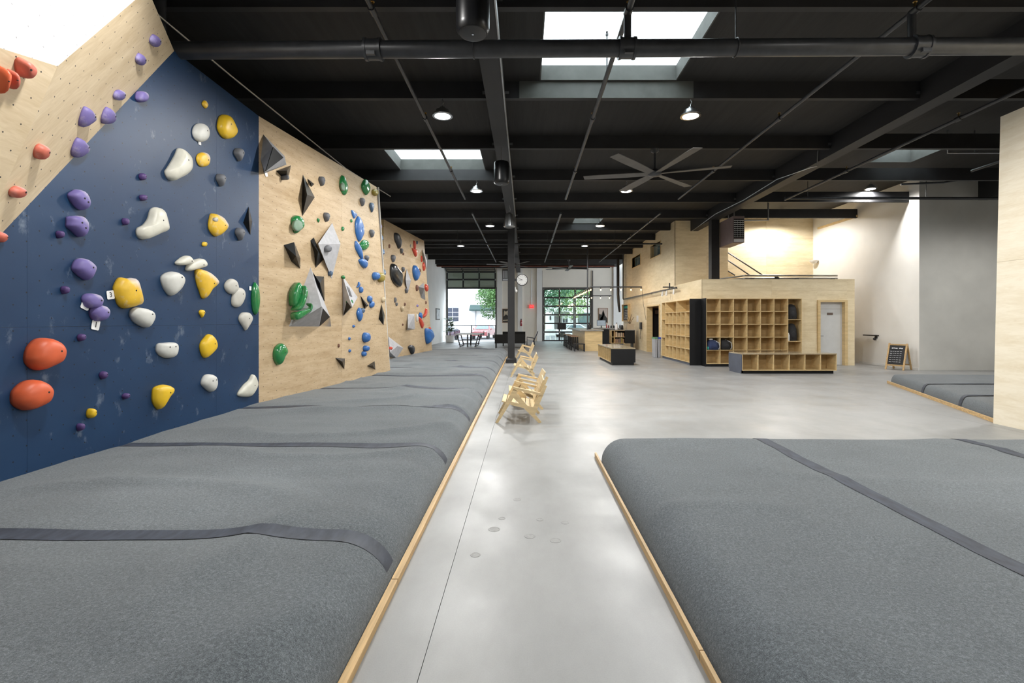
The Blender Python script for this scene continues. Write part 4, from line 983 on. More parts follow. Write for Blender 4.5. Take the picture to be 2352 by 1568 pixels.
# --- navy wall
W_, C_, Y_ = 'h_white', 'h_cream', 'h_yellow'
for o, d, m, lab, hs in [
 (T('nub',309,209,339,235), .08, P_, 'stacked horn shaped purple hold at the upper edge of navy wall', []),
 (T('lens',463,230,478,249), .035, 'h_amber', 'small amber chip hold near the top of navy wall', []),
 (T('egg',441,283,482,326), .07, W_, 'round white hold with a paper tag under it, upper navy wall', [(.5,.35)]),
 ([(500,280),(505,268),(515,263),(528,267),(540,286),(546,303),(537,315),(522,319),(508,313),(498,295)], .10, Y_, 'large yellow bowl shaped hold high on the navy wall', [(-.3,.1)]),
 ([(414,341),(421,342),(428,347),(441,362),(442,385),(430,400),(408,410),(394,415),(381,408),(377,394),(383,386),(398,367),(408,352)], .11, C_, 'cream club shaped hold with a small knob on top', [(.4,.3)]),
 (T('oval',450,350,483,383), .05, 'h_amber', 'amber hold with chalky upper half right of the cream club hold', [(.5,-.1)]),
 (T('drop',536,340,560,370), .08, G_, 'grey teardrop hold right of the big yellow hold', [(.1,.2)]),
 ([(153,447),(170,437),(180,435),(194,441),(204,459),(205,474),(194,482),(178,478),(163,464)], .09, P_, 'upper of two large purple slopers at left of navy wall', [(.5,.5),(.3,-.5),(-.5,-.1)]),
 ([(150,510),(153,498),(170,496),(187,496),(200,507),(203,525),(195,541),(182,543),(165,530),(150,520)], .09, P_, 'lower of two large purple slopers at left of navy wall', [(.5,.5),(.3,-.5),(-.5,.1)]),
 (T('oval',318,398,335,414), .05, 'h_plum', 'small plum foothold left of the cream club hold', None),
 (T('oval',319,447,337,461), .05, 'h_plum', 'small plum foothold above the cream bone hold', None),
 (T('oval',279,501,295,517), .05, 'h_plum', 'small plum foothold left of the cream bone hold', None),
 (T('oval',127,530,146,547), .05, 'h_plum', 'small plum foothold left of the lower purple sloper', None),
 (T('drop',495,399,517,428), .08, G_, 'grey teardrop hold below the amber chalky hold', [(.1,.2)]),
 ([(362,476),(378,482),(385,500),(390,523),(385,530.5),(370,535.6),(352,543),(329,550),(315,544.5),(311,533),(315,523),(329,516.5),(342,502),(349.5,482)], .10, C_, 'cream bone shaped hold in the centre of navy wall', [(.35,.3)]),
 ([(486,490),(508,496),(520,508),(526,520),(515,533),(496,543),(482,533),(477,519),(480,502)], .08, 'h_amber', 'amber shield hold with a round bolt washer', [(.6,-.1)]),
 (T('drop',539,523,561,552), .08, G_, 'grey teardrop hold beside the black diamond', [(.1,.2)]),
 (T('nub',463,555,476,566), .03, Y_, 'tiny yellow foothold under the amber shield hold', None),
 ([(401,602),(418,590),(434,587),(444,597),(443,604.5),(423,609),(406,608)], .07, C_, 'upper left cream pinch of the overlapping pair', [(.6,0)]),
 ([(425,613),(431,604),(449,595.5),(467,594),(476.5,602),(476,611),(459,616),(434,622),(425.5,620)], .07, C_, 'lower right cream pinch of the overlapping pair', [(.6,0)]),
 ([(163,612),(173,597),(189,593),(204,599),(220,612),(218,625),(204,643),(184,635),(166,622)], .09, P_, 'big purple barrel hold left of the yellow block hold', [(.4,-.05)]),
 (T('oval',138,657,158,675), .05, 'h_plum', 'small plum foothold below the purple barrel hold', None),
 ([(259,658),(273,637.6),(291,640),(311,639),(321,658),(330,694),(319,701.5),(288,708),(270,699),(260,673)], .10, 'h_amber', 'big yellow block hold with grey chalked side and tag', [(.05,0)]),
 ([(368.5,635),(383,625.5),(403,624),(421,632.5),(425.5,645),(416,663),(394,679),(377.5,666),(369.5,650.5)], .09, W_, 'white shield shaped sloper right of the yellow block', [(.6,.4)]),
 ([(446.5,621),(462,618.5),(485,627.5),(502.5,643),(502.5,652),(485,666),(472,683.5),(463,683.5),(457,668),(450,650)], .08, 'h_amber', 'yellow wing shaped hold below the cream pinches', [(.5,-.1)]),
 (T('oval',515,641,548,675,-30), .06, 'h_bone', 'rippled bone coloured hold, upper of the touching pair', [(.2,-.1)]),
 (T('oval',531,660,562,706,20), .06, 'h_bone', 'rippled bone coloured hold, lower of the touching pair', [(.3,.3)]),
 (T('drop',547,717,581,758), .06, 'h_bone', 'single rippled bone coloured hold near the navy wall edge', [(.1,.2)]),
 ([(586,648),(592,660),(596,684),(594,708),(588,723),(580,712),(576.5,690),(578.5,664)], .07, 'h_green', 'long glossy green leaf hold on the navy wall edge', []),
 (T('oval',185,674,236,708,8), .08, P_, 'ridged purple hold, upper of the tagged pair', [(.5,-.1)]),
 (T('oval',203,701,250,737,0), .09, P_, 'ridged purple hold, lower of the tagged pair', [(.4,-.1)]),
 ([(296,717),(306,706),(332,708),(352,715.5),(357,729.5),(347,747),(337,752),(311,742),(298,728)], .09, W_, 'white wedge sloper directly below the yellow block', [(.6,.2)]),
 (T('drop',456,711,471,729), .035, Y_, 'tiny yellow foothold below the yellow wing hold', None),
 (T('oval',176,767,196,783,-15), .05, 'h_plum', 'small plum foothold right above the upper orange hold', None),
 ([(53,817.5),(61,796),(82,779),(108,776),(132,783),(148,796.5),(151.6,812),(142,831),(116,842.6),(90,850),(68.5,844),(55,831)], .13, 'h_orange', 'upper of the two huge orange egg shaped holds', [(.55,.05)]),
 ([(22,915),(26,897),(50,878),(79,871.6),(103,878),(119,891),(122,904.5),(113,923),(87,936),(61,942),(39.5,936),(26,927)], .13, 'h_orange', 'lower of the two huge orange egg shaped holds', [(.55,.05)]),
 ([(357,798),(361,789),(378,787),(400,786),(409,791),(410.5,803),(404,818),(385,822),(368,817),(358,808)], .08, W_, 'white loaf shaped hold low on the navy wall', [(.6,.25),(-.6,.25)]),
 ([(481,767),(495,778),(500,796.5),(488,811),(470.6,822),(460,810),(457.5,791),(467,777)], .08, Y_, 'yellow pointed egg hold beside the white loaf hold', [(.5,.05)]),
 (T('oval',227,853,246,870,-20), .05, 'h_plum', 'small plum foothold right of the lower orange hold', None),
 (T('oval',279,903,297,916,-15), .05, 'h_plum', 'small plum foothold left of the low yellow shield hold', None),
 (T('oval',174.5,972,193,989,-10), .05, 'h_plum', 'small plum foothold lowest on the navy wall', None),
 ([(348,902),(353,889),(377,883),(398,889),(399.5,899),(385,915),(369,937.5),(361,938),(349,923)], .09, Y_, 'low yellow shield hold tapering to the bottom', [(.45,.1)]),
 ([(460,880),(467,863),(482,859),(496,865),(500,882),(493,897),(484,899),(470,891)], .08, W_, 'small white shield hold low on the navy wall', [(.55,.25),(-.5,.2)]),
 ([(544.5,902),(559,883.5),(572,873),(580,860),(588,864),(594,883.5),(583,904.5),(572,911),(548,910)], .07, C_, 'white wing shaped hold at the bottom right navy corner', [(.4,-.1)]),
 (T('nub',197,937.5,220,960), .06, Y_, 'small round yellow foothold under the orange holds', [(.45,.1)])]:
    hold(plB, o, d, m, lab, lean=(.1,.12), holes=hs)
# --- volumes: base and raised corners on a wall, flat faces
def volume(pl, pts, faces, m, label, name='wall_volume', insets=(), group=None, d0=0.0):
    mb = MB(); P = [pl.hit(x, y, d+d0) for x, y, d in pts]
    base = [i for i, p in enumerate(pts) if p[2] == 0]
    mb.add(P, list(faces)+[tuple(base)[::-1]])
    o = solo(name, mb, m, label, 'climbing volume', group)
    for (ip, im, iname) in insets:
        q = [pl.hit(x, y, d) for x, y, d in ip]; part(iname, MB().prism(q, pl.n*.012), im, o)
    return o
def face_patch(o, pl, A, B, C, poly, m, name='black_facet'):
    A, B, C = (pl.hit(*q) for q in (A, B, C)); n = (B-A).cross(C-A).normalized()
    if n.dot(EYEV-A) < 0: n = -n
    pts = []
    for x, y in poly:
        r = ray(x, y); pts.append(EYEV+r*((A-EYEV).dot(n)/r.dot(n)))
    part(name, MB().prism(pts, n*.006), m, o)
def kite(pl, T_, R_, B_2, L_, d, m, label):
    inn = (L_[0]+.12*(R_[0]-L_[0]), R_[0]-.12*(R_[0]-L_[0]))
    return volume(pl, [(*T_,0),(inn[1],R_[1],0),(*B_2,0),(inn[0],L_[1],0),(*R_,d),(*L_,d)], [(0,4,5),(2,5,4),(0,5,3),(3,5,2),(0,1,4),(1,2,4)], m, label)
def pyr(pl, base, apex, d, m, label, insets=(), d0=0.0):
    n = len(base); pts = [(x, y, 0) for x, y in base]+[(apex[0], apex[1], d)]
    return volume(pl, pts, [(i, (i+1) % n, n) for i in range(n)], m, label, insets=insets, d0=d0)
BG, VG, VP = 'black_gloss', 'volume_grey', 'volume_pale'
pyr(plB, [(571,474),(579.6,507.5),(575,540),(558.7,511)], (572,506), .07, BG, 'slim black diamond volume on the navy wall edge')
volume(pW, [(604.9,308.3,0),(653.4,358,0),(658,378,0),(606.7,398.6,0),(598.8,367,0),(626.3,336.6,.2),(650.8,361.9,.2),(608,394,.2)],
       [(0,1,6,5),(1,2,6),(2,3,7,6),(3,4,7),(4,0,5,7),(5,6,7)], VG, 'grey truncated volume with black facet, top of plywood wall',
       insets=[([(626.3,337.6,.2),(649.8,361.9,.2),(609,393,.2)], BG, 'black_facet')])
pyr(pW, [(634,392),(668.7,379.5),(661.8,411.6),(653.4,413)], (659,392), .16, BG, 'small black volume touching the grey truncated volume')
hold(pW, T('nub',655,402,663,413), .05, G_, 'small grey knob on the small black volume', d0=.08)
pyr(pW, [(695.8,400.6),(723,453),(694.3,496.6),(693.4,459)], (705.4,446.8), .16, BG, 'tall black kite volume near the top of plywood wall')
pyr(pW, [(706.2,409.8),(722,422.6),(715.4,429.2)], (714,420), .06, 'black_laminate', 'little dark triangle volume beside the tall black kite')
pyr(pW, [(651.6,562.6),(675.6,555.8),(690,592.5),(689.4,617),(669.5,601)], (680,588), .18, BG, 'black wedge volume left of the narrow black one')
pyr(pW, [(713,552),(720.7,545),(743,596),(725,615),(721.5,581)], (730.7,578), .14, BG, 'narrow black wedge volume touching the grey diamond')
kite(pW, (763,512),(782,560),(762,640),(730.7,560), .14, VP, 'tall grey diamond volume in the middle of plywood wall')
bigv = volume(pW, [(713.4,613,0),(758,727,0),(760.5,749.5,0),(733,749.5,0),(663.5,749.5,0),(738.7,703.6,.40)], [(0,1,5),(1,3,5),(1,2,3),(3,4,5),(4,0,5)], VP, 'large grey pyramid volume carrying glossy green holds')
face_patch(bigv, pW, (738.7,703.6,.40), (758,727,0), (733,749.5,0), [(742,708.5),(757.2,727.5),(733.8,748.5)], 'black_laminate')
pyr(pW, [(718.6,625),(724,633),(744.4,635),(745.6,691.6),(737.5,690)], (735,650), .16, BG, 'black volume tucked behind the large grey pyramid')
v9 = pyr(pW, [(785.8,631.5),(821.4,682),(789,725.2)], (809,705.3), .30, VP, 'grey pyramid volume with black facets right of the large pyramid')
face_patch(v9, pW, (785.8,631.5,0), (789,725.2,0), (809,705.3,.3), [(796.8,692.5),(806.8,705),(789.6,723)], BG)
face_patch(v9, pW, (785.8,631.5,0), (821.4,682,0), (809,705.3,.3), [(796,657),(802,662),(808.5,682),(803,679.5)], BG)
pyr(pW, [(827.7,678),(846.3,701),(837,711)], (840.5,699), .10, BG, 'black triangle volume between the small blue holds')
pyr(pW, [(876,698),(884,723.5),(881,747),(869.5,732)], (879,726), .10, BG, 'black diamond volume at the plywood wall edge')
pyr(pW, [(770,821.4),(792.4,823),(791,848)], (786.6,830.5), .10, BG, 'low black triangle volume, left of the two at mat level')
pyr(pW, [(843,840),(860.4,829),(862.5,848.8)], (856,839), .10, BG, 'low black triangle volume, right of the two at mat level')
# --- plywood wall holds
B_ , GR = 'h_blue', 'h_green'
for o, d, m, lab, kw in [
 (T('drop',731,405,745,427), .09, G_, 'grey teardrop hold above the green leaf holds', {}),
 (T('leaf',779,402,799,448), .08, GR, 'tall glossy green leaf hold near the wall top, left one', {}),
 (T('lens',829,411,850,448), .09, GR, 'tall glossy green leaf hold near the wall top, right one', {}),
 (T('oval',854,434,868,450,-30), .08, 'h_olive', 'olive knob hold at the top plywood corner', {}),
 (T('drop',826,454,837,473), .08, G_, 'grey teardrop hold under the right green leaf', {}),
 (T('drop',848,465,859,487), .06, 'h_slate', 'slate blue teardrop hold near the top plywood corner', {}),
 ([(669,500),(680,494),(693,499),(699,512),(697,523),(688,530),(677,536),(672,525),(668,510)], .10, GR, 'glossy green dish hold with chalky centre', {}),
 (T('drop',727.6,501,734,511), .03, GR, 'tiny green foothold left of the grey teardrop', {}),
 (T('drop',742,488,756,509), .09, G_, 'grey teardrop hold above the tall grey diamond', {}),
 ([(806.5,482),(814,486),(821,493),(817,498),(813,502),(808,492)], .03, B_, 'flat blue triangular hold above the long blue leaf', {}),
 ([(823,496),(831,506),(836,520),(837,535),(832,546),(825,555),(818,543),(815,528),(815.5,510)], .07, B_, 'long blue leaf hold, upper of the blue pair', {}),
 (T('nub',804.5,503,809.5,511), .03, GR, 'tiny green foothold left of the long blue leaf', {}),
 (T('nub',784,520,791,530), .03, GR, 'tiny green foothold right of the tall grey diamond', {}),
 (T('drop',848,527,859,545), .08, G_, 'grey teardrop hold right of the long blue leaf', {}),
 (T('nub',826,550,847,575,25), .08, GR, 'glossy green hold between the two blue leaves', {}),
 ([(816,553),(822,558),(831,573),(834,588),(834,596),(826,588),(817,574),(814,562)], .06, B_, 'long blue leaf hold, lower of the blue pair', {}),
 (T('drop',837,586,847,600), .07, G_, 'grey teardrop hold beside the lower blue leaf', {}),
 ([(823,597),(832,593),(843,599),(845,608),(840,616),(832,612),(826,605)], .08, B_, 'blue hooked hold below the lower blue leaf', {}),
 ([(818,659),(822,655),(824,647),(827,650),(827,656),(823,660)], .04, B_, 'small blue crescent hold right of the grey pyramid', {}),
 (T('egg',824,658,834,672.5), .06, B_, 'small blue ball hold under the blue crescent', {}),
 (T('egg',843,679,855,694), .07, B_, 'small blue ball hold, upper of the touching pair', {}),
 (T('egg',848,691,860,707,20), .06, B_, 'small blue ball hold, lower of the touching pair', {}),
 (T('lens',818,706,833,738), .07, B_, 'blue almond hold below the black triangle', {}),
 (T('egg',827,707,838,719), .06, 'h_slate', 'slate ball hold behind the blue almond', {}),
 (T('egg',854,624.5,871.5,643), .12, B_, 'large blue ball hold near the plywood wall edge', {}),
 (T('egg',866,626,883.6,648), .10, 'h_olive', 'large olive yellow ball hold on the plywood wall edge', {}),
 (T('egg',875,682,885,694), .06, 'h_beige', 'beige ball hold above the black diamond', {}),
 (T('nub',809,745.6,816,752), .03, B_, 'tiny blue foothold below the grey pyramid', {}),
 (T('nub',799.5,774,805.5,781), .03, B_, 'tiny blue foothold, middle of three', {}),
 (T('nub',800,801.5,806.5,809), .03, B_, 'tiny blue foothold, lowest of three', {}),
 (T('nub',775.5,789,780,798), .03, 'h_brown', 'tiny brown foothold left of the blue footholds', {}),
 (T('egg',831,763,849.6,786), .12, B_, 'glossy blue ball hold, top of the three stacked', {}),
 (T('egg',833,793,847.4,807), .10, B_, 'blue ball hold, middle of the three stacked', {}),
 (T('egg',829.7,806.5,841,818.6), .08, B_, 'blue ball hold, bottom of the three stacked', {}),
 ([(646.5,787.6),(658,797),(661,808.6),(650,822),(643.7,835.4),(637,837.7),(629,827.7),(626,812.4),(631,797)], .11, GR, 'large glossy green hold low on the plywood wall', {}),
 ([(687,649),(694,653),(693,665),(688,683),(680,697),(676,703),(673,698),(671.6,688),(674,668)], .065, GR, 'left lobe of the split glossy green hold on grey pyramid', dict(d0=.10, skirt=.07)),
 ([(700,656),(706,661),(706,672),(702,684),(697,693),(693,706),(688,712),(679,711.5),(687,697),(696,676)], .08, GR, 'right lobe of the split glossy green hold on grey pyramid', dict(d0=.17)),
 ([(678.4,723),(682.5,717),(698,711),(711,707),(713,700),(714.6,696),(719,699),(726.6,706),(720,711.6),(703,722),(686,732),(680,733.4)], .07, GR, 'long glossy green rail hold low on the grey pyramid', dict(d0=.20)),
 (T('oval',745,563,761,579), .07, G_, 'grey lumpy hold on the tall grey diamond', dict(d0=.13)),
 (T('nub',757,622,764,633), .04, 'h_slate', 'small slate knob at the foot of the tall grey diamond', dict(d0=.04)),
 (T('nub',773,552,781,559), .03, GR, 'tiny green screw hold on the tall grey diamond', dict(d0=.05)),
 (T('lens',786,632,793,641), .03, GR, 'tiny green hold at the tip of the grey pyramid', dict(d0=.03)),
 (T('lens',804,688,811,700), .03, GR, 'tiny green hold beside the black facet of grey pyramid', dict(d0=.2))]:
    hold(pW, o, d, m, lab, lean=(.1,.1), **kw)
def as_part(o2, o, name):
    o2.parent = o; o2.location = o2.location-o.location; o2.name = name
    for k in ('label', 'category', 'group'):
        if k in o2: del o2[k]
gd_ = [o for o in COL.objects if o.get('label') == 'glossy green dish hold with chalky centre'][0]
as_part(hold(pW, T('egg',674,503,697,531,15), .028, 'h_sage', 'x', d0=.075, skirt=.03, holes=[]), gd_, 'chalked_dish')
gl_ = [o for o in COL.objects if o.get('label') == 'tall glossy green leaf hold near the wall top, left one'][0]
as_part(hold(pW, T('egg',784,417,797,438), .022, 'h_sage', 'x', d0=.055, skirt=.03, holes=[]), gl_, 'chalked_dish')
# --- narrow white panel
for px, py, lab in ((876,519,'purple knob hold highest on the narrow white panel'), (877,546,'purple knob hold second on the narrow white panel'), (878.5,578,'purple knob hold third on the narrow white panel'), (882,625,'purple knob hold lowest on the narrow white panel')):
    hold(p4, T('nub',px-1.2,py-7,px+1.2,py+7), .07, 'h_slate' if py > 540 else P_, lab)
# --- far plywood wall
kite(p3, (934,617),(944,644),(936.7,672.6),(931.5,643), .10, VP, 'slim grey diamond volume on the far plywood wall')
pyr(p3, [(970,572),(981,597),(980,619),(972,600)], (977,594), .14, VP, 'slim grey volume at the far wall right edge')
volume(p3, [(961.3,658.5,0),(973,649,0),(977,689,0),(967,684,0),(975,662,.22)], [(0,1,4),(1,2,4),(2,3,4),(3,0,4)], VG, 'grey box volume with dark underside near the far edge')
volume(p3, [(936.4,720.7,0),(952,720.7,0),(953,756,0),(934.5,758,0),(950.5,725,.12),(937,753,.12)], [(0,1,4),(1,2,4),(2,3,5),(3,0,5),(0,4,5),(2,5,4)], VP, 'grey rectangular volume with a diagonal ridge')
volume(p3, [(892.5,772.8,0),(926.6,798.8,0),(911,822.6,0),(894,820,0),(913,794.4,.16),(896,808.5,.3)], [(0,1,4),(0,4,5),(1,2,4),(2,5,4),(2,3,5),(3,0,5)], VP, 'grey folded volume low on the far plywood wall')
for o, d, m, lab, kw in [
 ([(905,536),(911.4,535),(915,541.4),(921,553),(921.7,561),(918,571),(912.5,562),(906,551)], .14, 'h_char', 'dark bean shaped hold high on the far plywood wall', {}),
 (T('drop',918.5,570,924.7,582), .09, G_, 'grey teardrop hold under the dark bean', {}),
 (T('drop',897.7,585,908,602), .10, G_, 'grey teardrop hold above the big black hold', {}),
 ([(896,611),(901,605),(906,608.6),(916,619.5),(924,628),(924,649),(921,658.5),(912.5,656),(902,646.6),(896,632.5)], .18, 'h_black', 'big glossy black hold on the far plywood wall', {}),
 (T('drop',922,613,929,624.5), .09, G_, 'grey teardrop hold right of the big black hold', {}),
 (T('drop',929.6,662,936,673), .10, G_, 'grey knob at the foot of the slim grey diamond', {}),
 ([(950,552),(953,557),(955,565),(954.5,572),(950.5,571),(949,561)], .08, 'h_red', 'red pointed hold high on the far wall', {}),
 ([(945.6,570),(951,572),(957,573),(957,582),(956,589.7),(949,579)], .10, 'h_red', 'red shield hold just under the red pointed hold', {}),
 (T('nub',956,553,959.5,561), .05, 'h_slate', 'small dark knob right of the red pointed hold', {}),
 (T('nub',941.5,561,945,568), .05, 'h_bone', 'small pale knob left of the red pointed hold', {}),
 (T('lens',966,587,970,602), .06, 'h_red', 'slim red hold left of the slim grey edge volume', {}),
 (T('leaf',970,602,976.5,622), .08, 'h_red', 'slim red hold under the slim grey edge volume', {}),
 ([(947.8,613),(951.5,609),(956,613),(964.5,628),(962.4,636),(956,644.4),(949.4,634.7),(946.7,622.7)], .16, B_, 'big blue sloper on the far plywood wall', {}),
 (T('drop',961.5,616.5,966,625), .07, 'h_brown', 'brown knob right of the big blue sloper', {}),
 (T('leaf',975,652,984,669), .10, 'h_red', 'red slab hold on the grey box volume edge', {}),
 (T('oval',954.5,654,961,668), .08, 'h_brown', 'brown hold left of the grey box volume', {}),
 (T('oval',905,683,909.6,694.5), .07, G_, 'upper small grey hold of the pair left of beige knob', {}),
 (T('drop',908,694.5,912.5,702.5), .07, G_, 'lower small grey hold of the pair left of beige knob', {}),
 (T('nub',928,695,931.5,702), .05, 'h_brown', 'tiny brown foothold right of the beige knob', {}),
 (T('drop',919.6,703,927.4,715), .09, 'h_beige', 'beige knob in the middle of the far wall', {}),
 (T('nub',956.5,699,961,705), .05, P_, 'tiny purple foothold above the blue and white cluster', {}),
 (T('nub',976.5,691,980,698), .05, 'h_brown', 'tiny brown foothold below the grey box volume', {}),
 (T('lens',961,717,970,733), .10, B_, 'blue hold in the cluster of red and white holds', {}),
 (T('oval',955.5,721,960,738), .07, W_, 'small white hold left of the blue cluster hold', {}),
 ([(978.7,707.7),(982.5,713),(979.7,723),(973,729),(970.5,726),(975.4,718.5)], .09, 'h_red', 'curved red hold right of the blue cluster hold', {}),
 ([(960.8,727),(968,734),(974.3,743.5),(972.5,750),(970.5,753.8),(965.6,745.6)], .08, 'h_red', 'red wing hold below the blue cluster hold', {}),
 ([(976.5,753.8),(987,755.4),(992,763),(996,772.8),(993.8,778),(981.4,789.6),(977,779),(974.9,763)], .22, B_, 'big blue cone hold at the bottom far edge', {}),
 (T('egg',984.5,751,989.5,759), .08, 'h_red', 'small red ball on top of the blue cone', {}),
 ([(937,796),(943,792),(949,794),(951.5,802),(951,809),(947.5,813.5),(943,808),(938,800)], .14, 'h_char', 'half round dark grey hold at the foot of the far wall', {}),
 (T('nub',923.5,743,926.5,748), .04, 'h_brown', 'tiny brown foothold left of the rectangular volume', {}),
 (T('nub',892.5,561,895.5,570), .05, 'h_brown', 'tiny dark knob left of the dark bean', {}),
 (T('egg',895.5,796,901,803), .06, 'h_red', 'small red ball on the grey folded volume', dict(d0=.24)),
 (T('nub',924.5,580,928,586), .04, 'h_brown', 'tiny dark knob right of the grey teardrop', {})]:
    hold(p3, o, d, m, lab, lean=(.1,.1), **kw)
am_ = [o for o in COL.objects if o.get('label') == 'amber shield hold with a round bolt washer'][0]
as_part(hold(plB, T('egg',491.5,499,502,509), .014, 'h_bone', 'x', d0=.066, skirt=.02), am_, 'bolt_washer')
# --- paper route tags
def text_mesh(txt, size):
    cu = bpy.data.curves.new('glyph', 'FONT'); cu.body = txt; cu.size = size; cu.align_x = 'CENTER'; cu.align_y = 'CENTER'; cu.extrude = .0006
    ob = bpy.data.objects.new('glyph', cu); COL.objects.link(ob); bpy.context.view_layer.update()
    me = bpy.data.meshes.new_from_object(ob.evaluated_get(bpy.context.evaluated_depsgraph_get())); bpy.data.objects.remove(ob); bpy.data.curves.remove(cu); return me
def lettering(parent, txt, size, pos, ux, uy, m='ink', name='lettering'):
    me = text_mesh(txt, size); ux, uy = Vector(ux).normalized(), Vector(uy).normalized(); uz = ux.cross(uy)
    M = Matrix((ux, uy, uz)).transposed().to_4x4(); M.translation = pos
    me.transform(rmat(root_of(parent)).inverted() @ M); me.materials.clear(); me.materials.append(MATS[m])
    o = bpy.data.objects.new(name, me); COL.objects.link(o); o.parent = parent; return o
def rtag(pl, px, py, w_, h_, ang, txt, label):
    c = pl.uv(pl.hit(px, py, .008)); ca, sa = math.cos(ang), math.sin(ang)
    def q(a, b, d): return pl.p(c[0]+a*ca-b*sa, c[1]+a*sa+b*ca, d)
    e = .2
    ring = [(-1+e,-1),(1-e,-1),(1,-1+e),(1,1-e),(1-e,1),(-1+e,1),(-1,1-e),(-1,-1+e)]
    t = thing('route_tag', label, 'tag', pl.p(c[0], c[1]-h_/2, .006), 0, 'paper route tags')
    part('card', MB().prism([q(a*w_/2, b*h_/2, .006) for a, b in ring], pl.n*.003), 'tag_white', t)
    if txt:
        o = q(0, 0, .0105); ux = q(1, 0, 0)-q(0, 0, 0); uy = q(0, 1, 0)-q(0, 0, 0)
        if ux.cross(uy).dot(pl.n) < 0: ux = -ux
        lettering(t, txt, h_*.8, o, ux, uy)
rtag(plB, 459, 329, .05, .04, .1, '', 'blank paper tag under the round white hold')
rtag(plB, 254, 677, .085, .085, .15, '3', 'paper tag numbered three left of yellow block')
rtag(plB, 196, 702, .085, .07, -.4, '', 'paper tag under the upper ridged purple hold')
rtag(plB, 220, 746, .085, .095, -.2, '1', 'paper tag numbered one under the purple pair')
rtag(plB, 575, 662, .05, .06, 0, '', 'paper tag beside the long green leaf hold')
rtag(pW, 612, 401, .06, .06, .3, '', 'paper tag under the grey truncated volume')
# ================================================================= far wall: doors, pictures, signs
def garage_door(name, label, x0, x1, y, zrows, cols, mullion=.11, tilt_top=False):
    t = thing(name, label, 'garage door', ((x0+x1)/2, y, zrows[0]))
    xs = [x0+(x1-x0)*k/cols for k in range(cols+1)]
    for z in zrows: part('rail', MB().box(x0, x1, y-.03, y+.03, z-mullion/2, z+mullion/2), 'black_satin', t)
    for i in range(len(zrows)-1):
        for k, x in enumerate(xs): part('stile', MB().box(x-mullion/2, x+mullion/2, y-.029, y+.029, zrows[i]+mullion/2, zrows[i+1]-mullion/2), 'black_satin', t)
        for k in range(cols): part('pane', MB().box(xs[k]+mullion/2, xs[k+1]-mullion/2, y-.004, y+.004, zrows[i]+mullion/2, zrows[i+1]-mullion/2), 'pane_glass', t)
    for z in zrows[1:]:
        for x in xs: part('hinge', MB().box(x-.03, x+.03, y-.045, y-.03, z-.09, z+.05), 'steel', t)
    return t
H6 = [.05+(DH-.08)*k/6 for k in range(7)]
garage_door('garage_door', 'closed black framed glass garage door right of the column', D2[0], D2[1], FARY+.05, H6, 3)
t = garage_door('garage_door', 'raised black framed glass garage door above the open bay', D1[0], D1[1], FARY-.22, [4.05, 4.70, 5.28], 3)
for k in range(4):
    x = D1[0]+(D1[1]-D1[0])*k/3; part('tilted_stile', MB().obox((x, FARY-.25, 5.30), (x, FARY-1.6, 5.55), .07, .06), 'black_satin', t)
for x in (D1[0]+.05, D1[1]-.05): part('wall_bracket', MB().box(x-.03, x+.03, FARY-.2, FARY, 4.6, 4.7), 'steel', t)
for s in (.35, .7, 1.0): part('tilted_rail', MB().obox((D1[0], FARY-.25-1.35*s, 5.30+.25*s), (D1[1], FARY-.25-1.35*s, 5.30+.25*s), .06, .06), 'black_satin', t)
for nm, dd, lab in (('trim_1', D1, 'dark grey steel frame of the open bay'), ('trim_2', D2, 'dark grey steel frame of the closed garage door')):
    struct(nm, MB().box(dd[0]-.1, dd[0], FARY-.04, FARY+.22, 0, DH+.1).box(dd[1], dd[1]+.1, FARY-.04, FARY+.22, 0, DH+.1).box(dd[0], dd[1], FARY-.04, FARY+.22, DH, DH+.1), 'fan_blade', lab, 'frame')
for x, lab in ((D1[1]+.16, 'black vertical door track right of the open bay'), (D2[0]-.14, 'black vertical door track left of the closed garage door'), (D2[1]+.14, 'black vertical door track right of the closed garage door')):
    solo('door_track', MB().box(x-.03, x+.03, FARY-.1, FARY-.04, 0, 5.4), 'fan_blade', lab, 'track')
def ytop(py, Y): return EYE+(CY-py)*Y/F
def picture(label, px0, py0, px1, py1, Y, art, m):
    a, b = at(px0, py1, Y), at(px1, py0, Y); t = thing('framed_picture', label, 'picture', ((a.x+b.x)/2, Y, a.z))
    part('frame', MB().box(a.x, b.x, Y-.05, Y, a.z, b.z), 'seat_wood', t)
    part('print', MB().box(a.x+.04, b.x-.04, Y-.056, Y-.05, a.z+.04, b.z-.04), m, t)
    W_, H_ = b.x-a.x, b.z-a.z
    for nm, poly, mm_ in art:
        part(nm, MB().prism([(a.x+u*W_, Y-.058, a.z+v*H_) for u, v in poly], (0, .0015, 0)), mm_, t)
picture('brown photograph print left of the column on far wall', 1153.5, 709, 1170.5, 741, FARY, [('light_shape', [(.2,.45),(.5,.6),(.8,.5),(.85,.9),(.5,.8),(.25,.88)], 'art_cream'), ('light_band', [(.1,.12),(.9,.16),(.9,.24),(.1,.2)], 'art_cream')], 'art_dark')
picture('mountain peak print above the reception counter', 1374.5, 707, 1396, 742, FARY, [('peak', [(.05,.05),(.95,.05),(.95,.3),(.7,.5),(.5,.9),(.32,.55),(.05,.62)], 'art_dark'), ('snow', [(.12,.1),(.45,.25),(.62,.6),(.5,.86),(.42,.5),(.2,.35)], 'art_cream')], 'art_sky')
t = thing('framed_picture', 'small pale framed picture on the left side wall', 'picture', (LEFTX+.03, 33.4, 1.6))
part('frame', MB().box(LEFTX, LEFTX+.05, 32.7, 34.1, 1.62, 2.42), 'fan_blade', t); part('print', MB().box(LEFTX+.05, LEFTX+.054, 32.8, 34.0, 1.70, 2.34), 'art_pale', t)
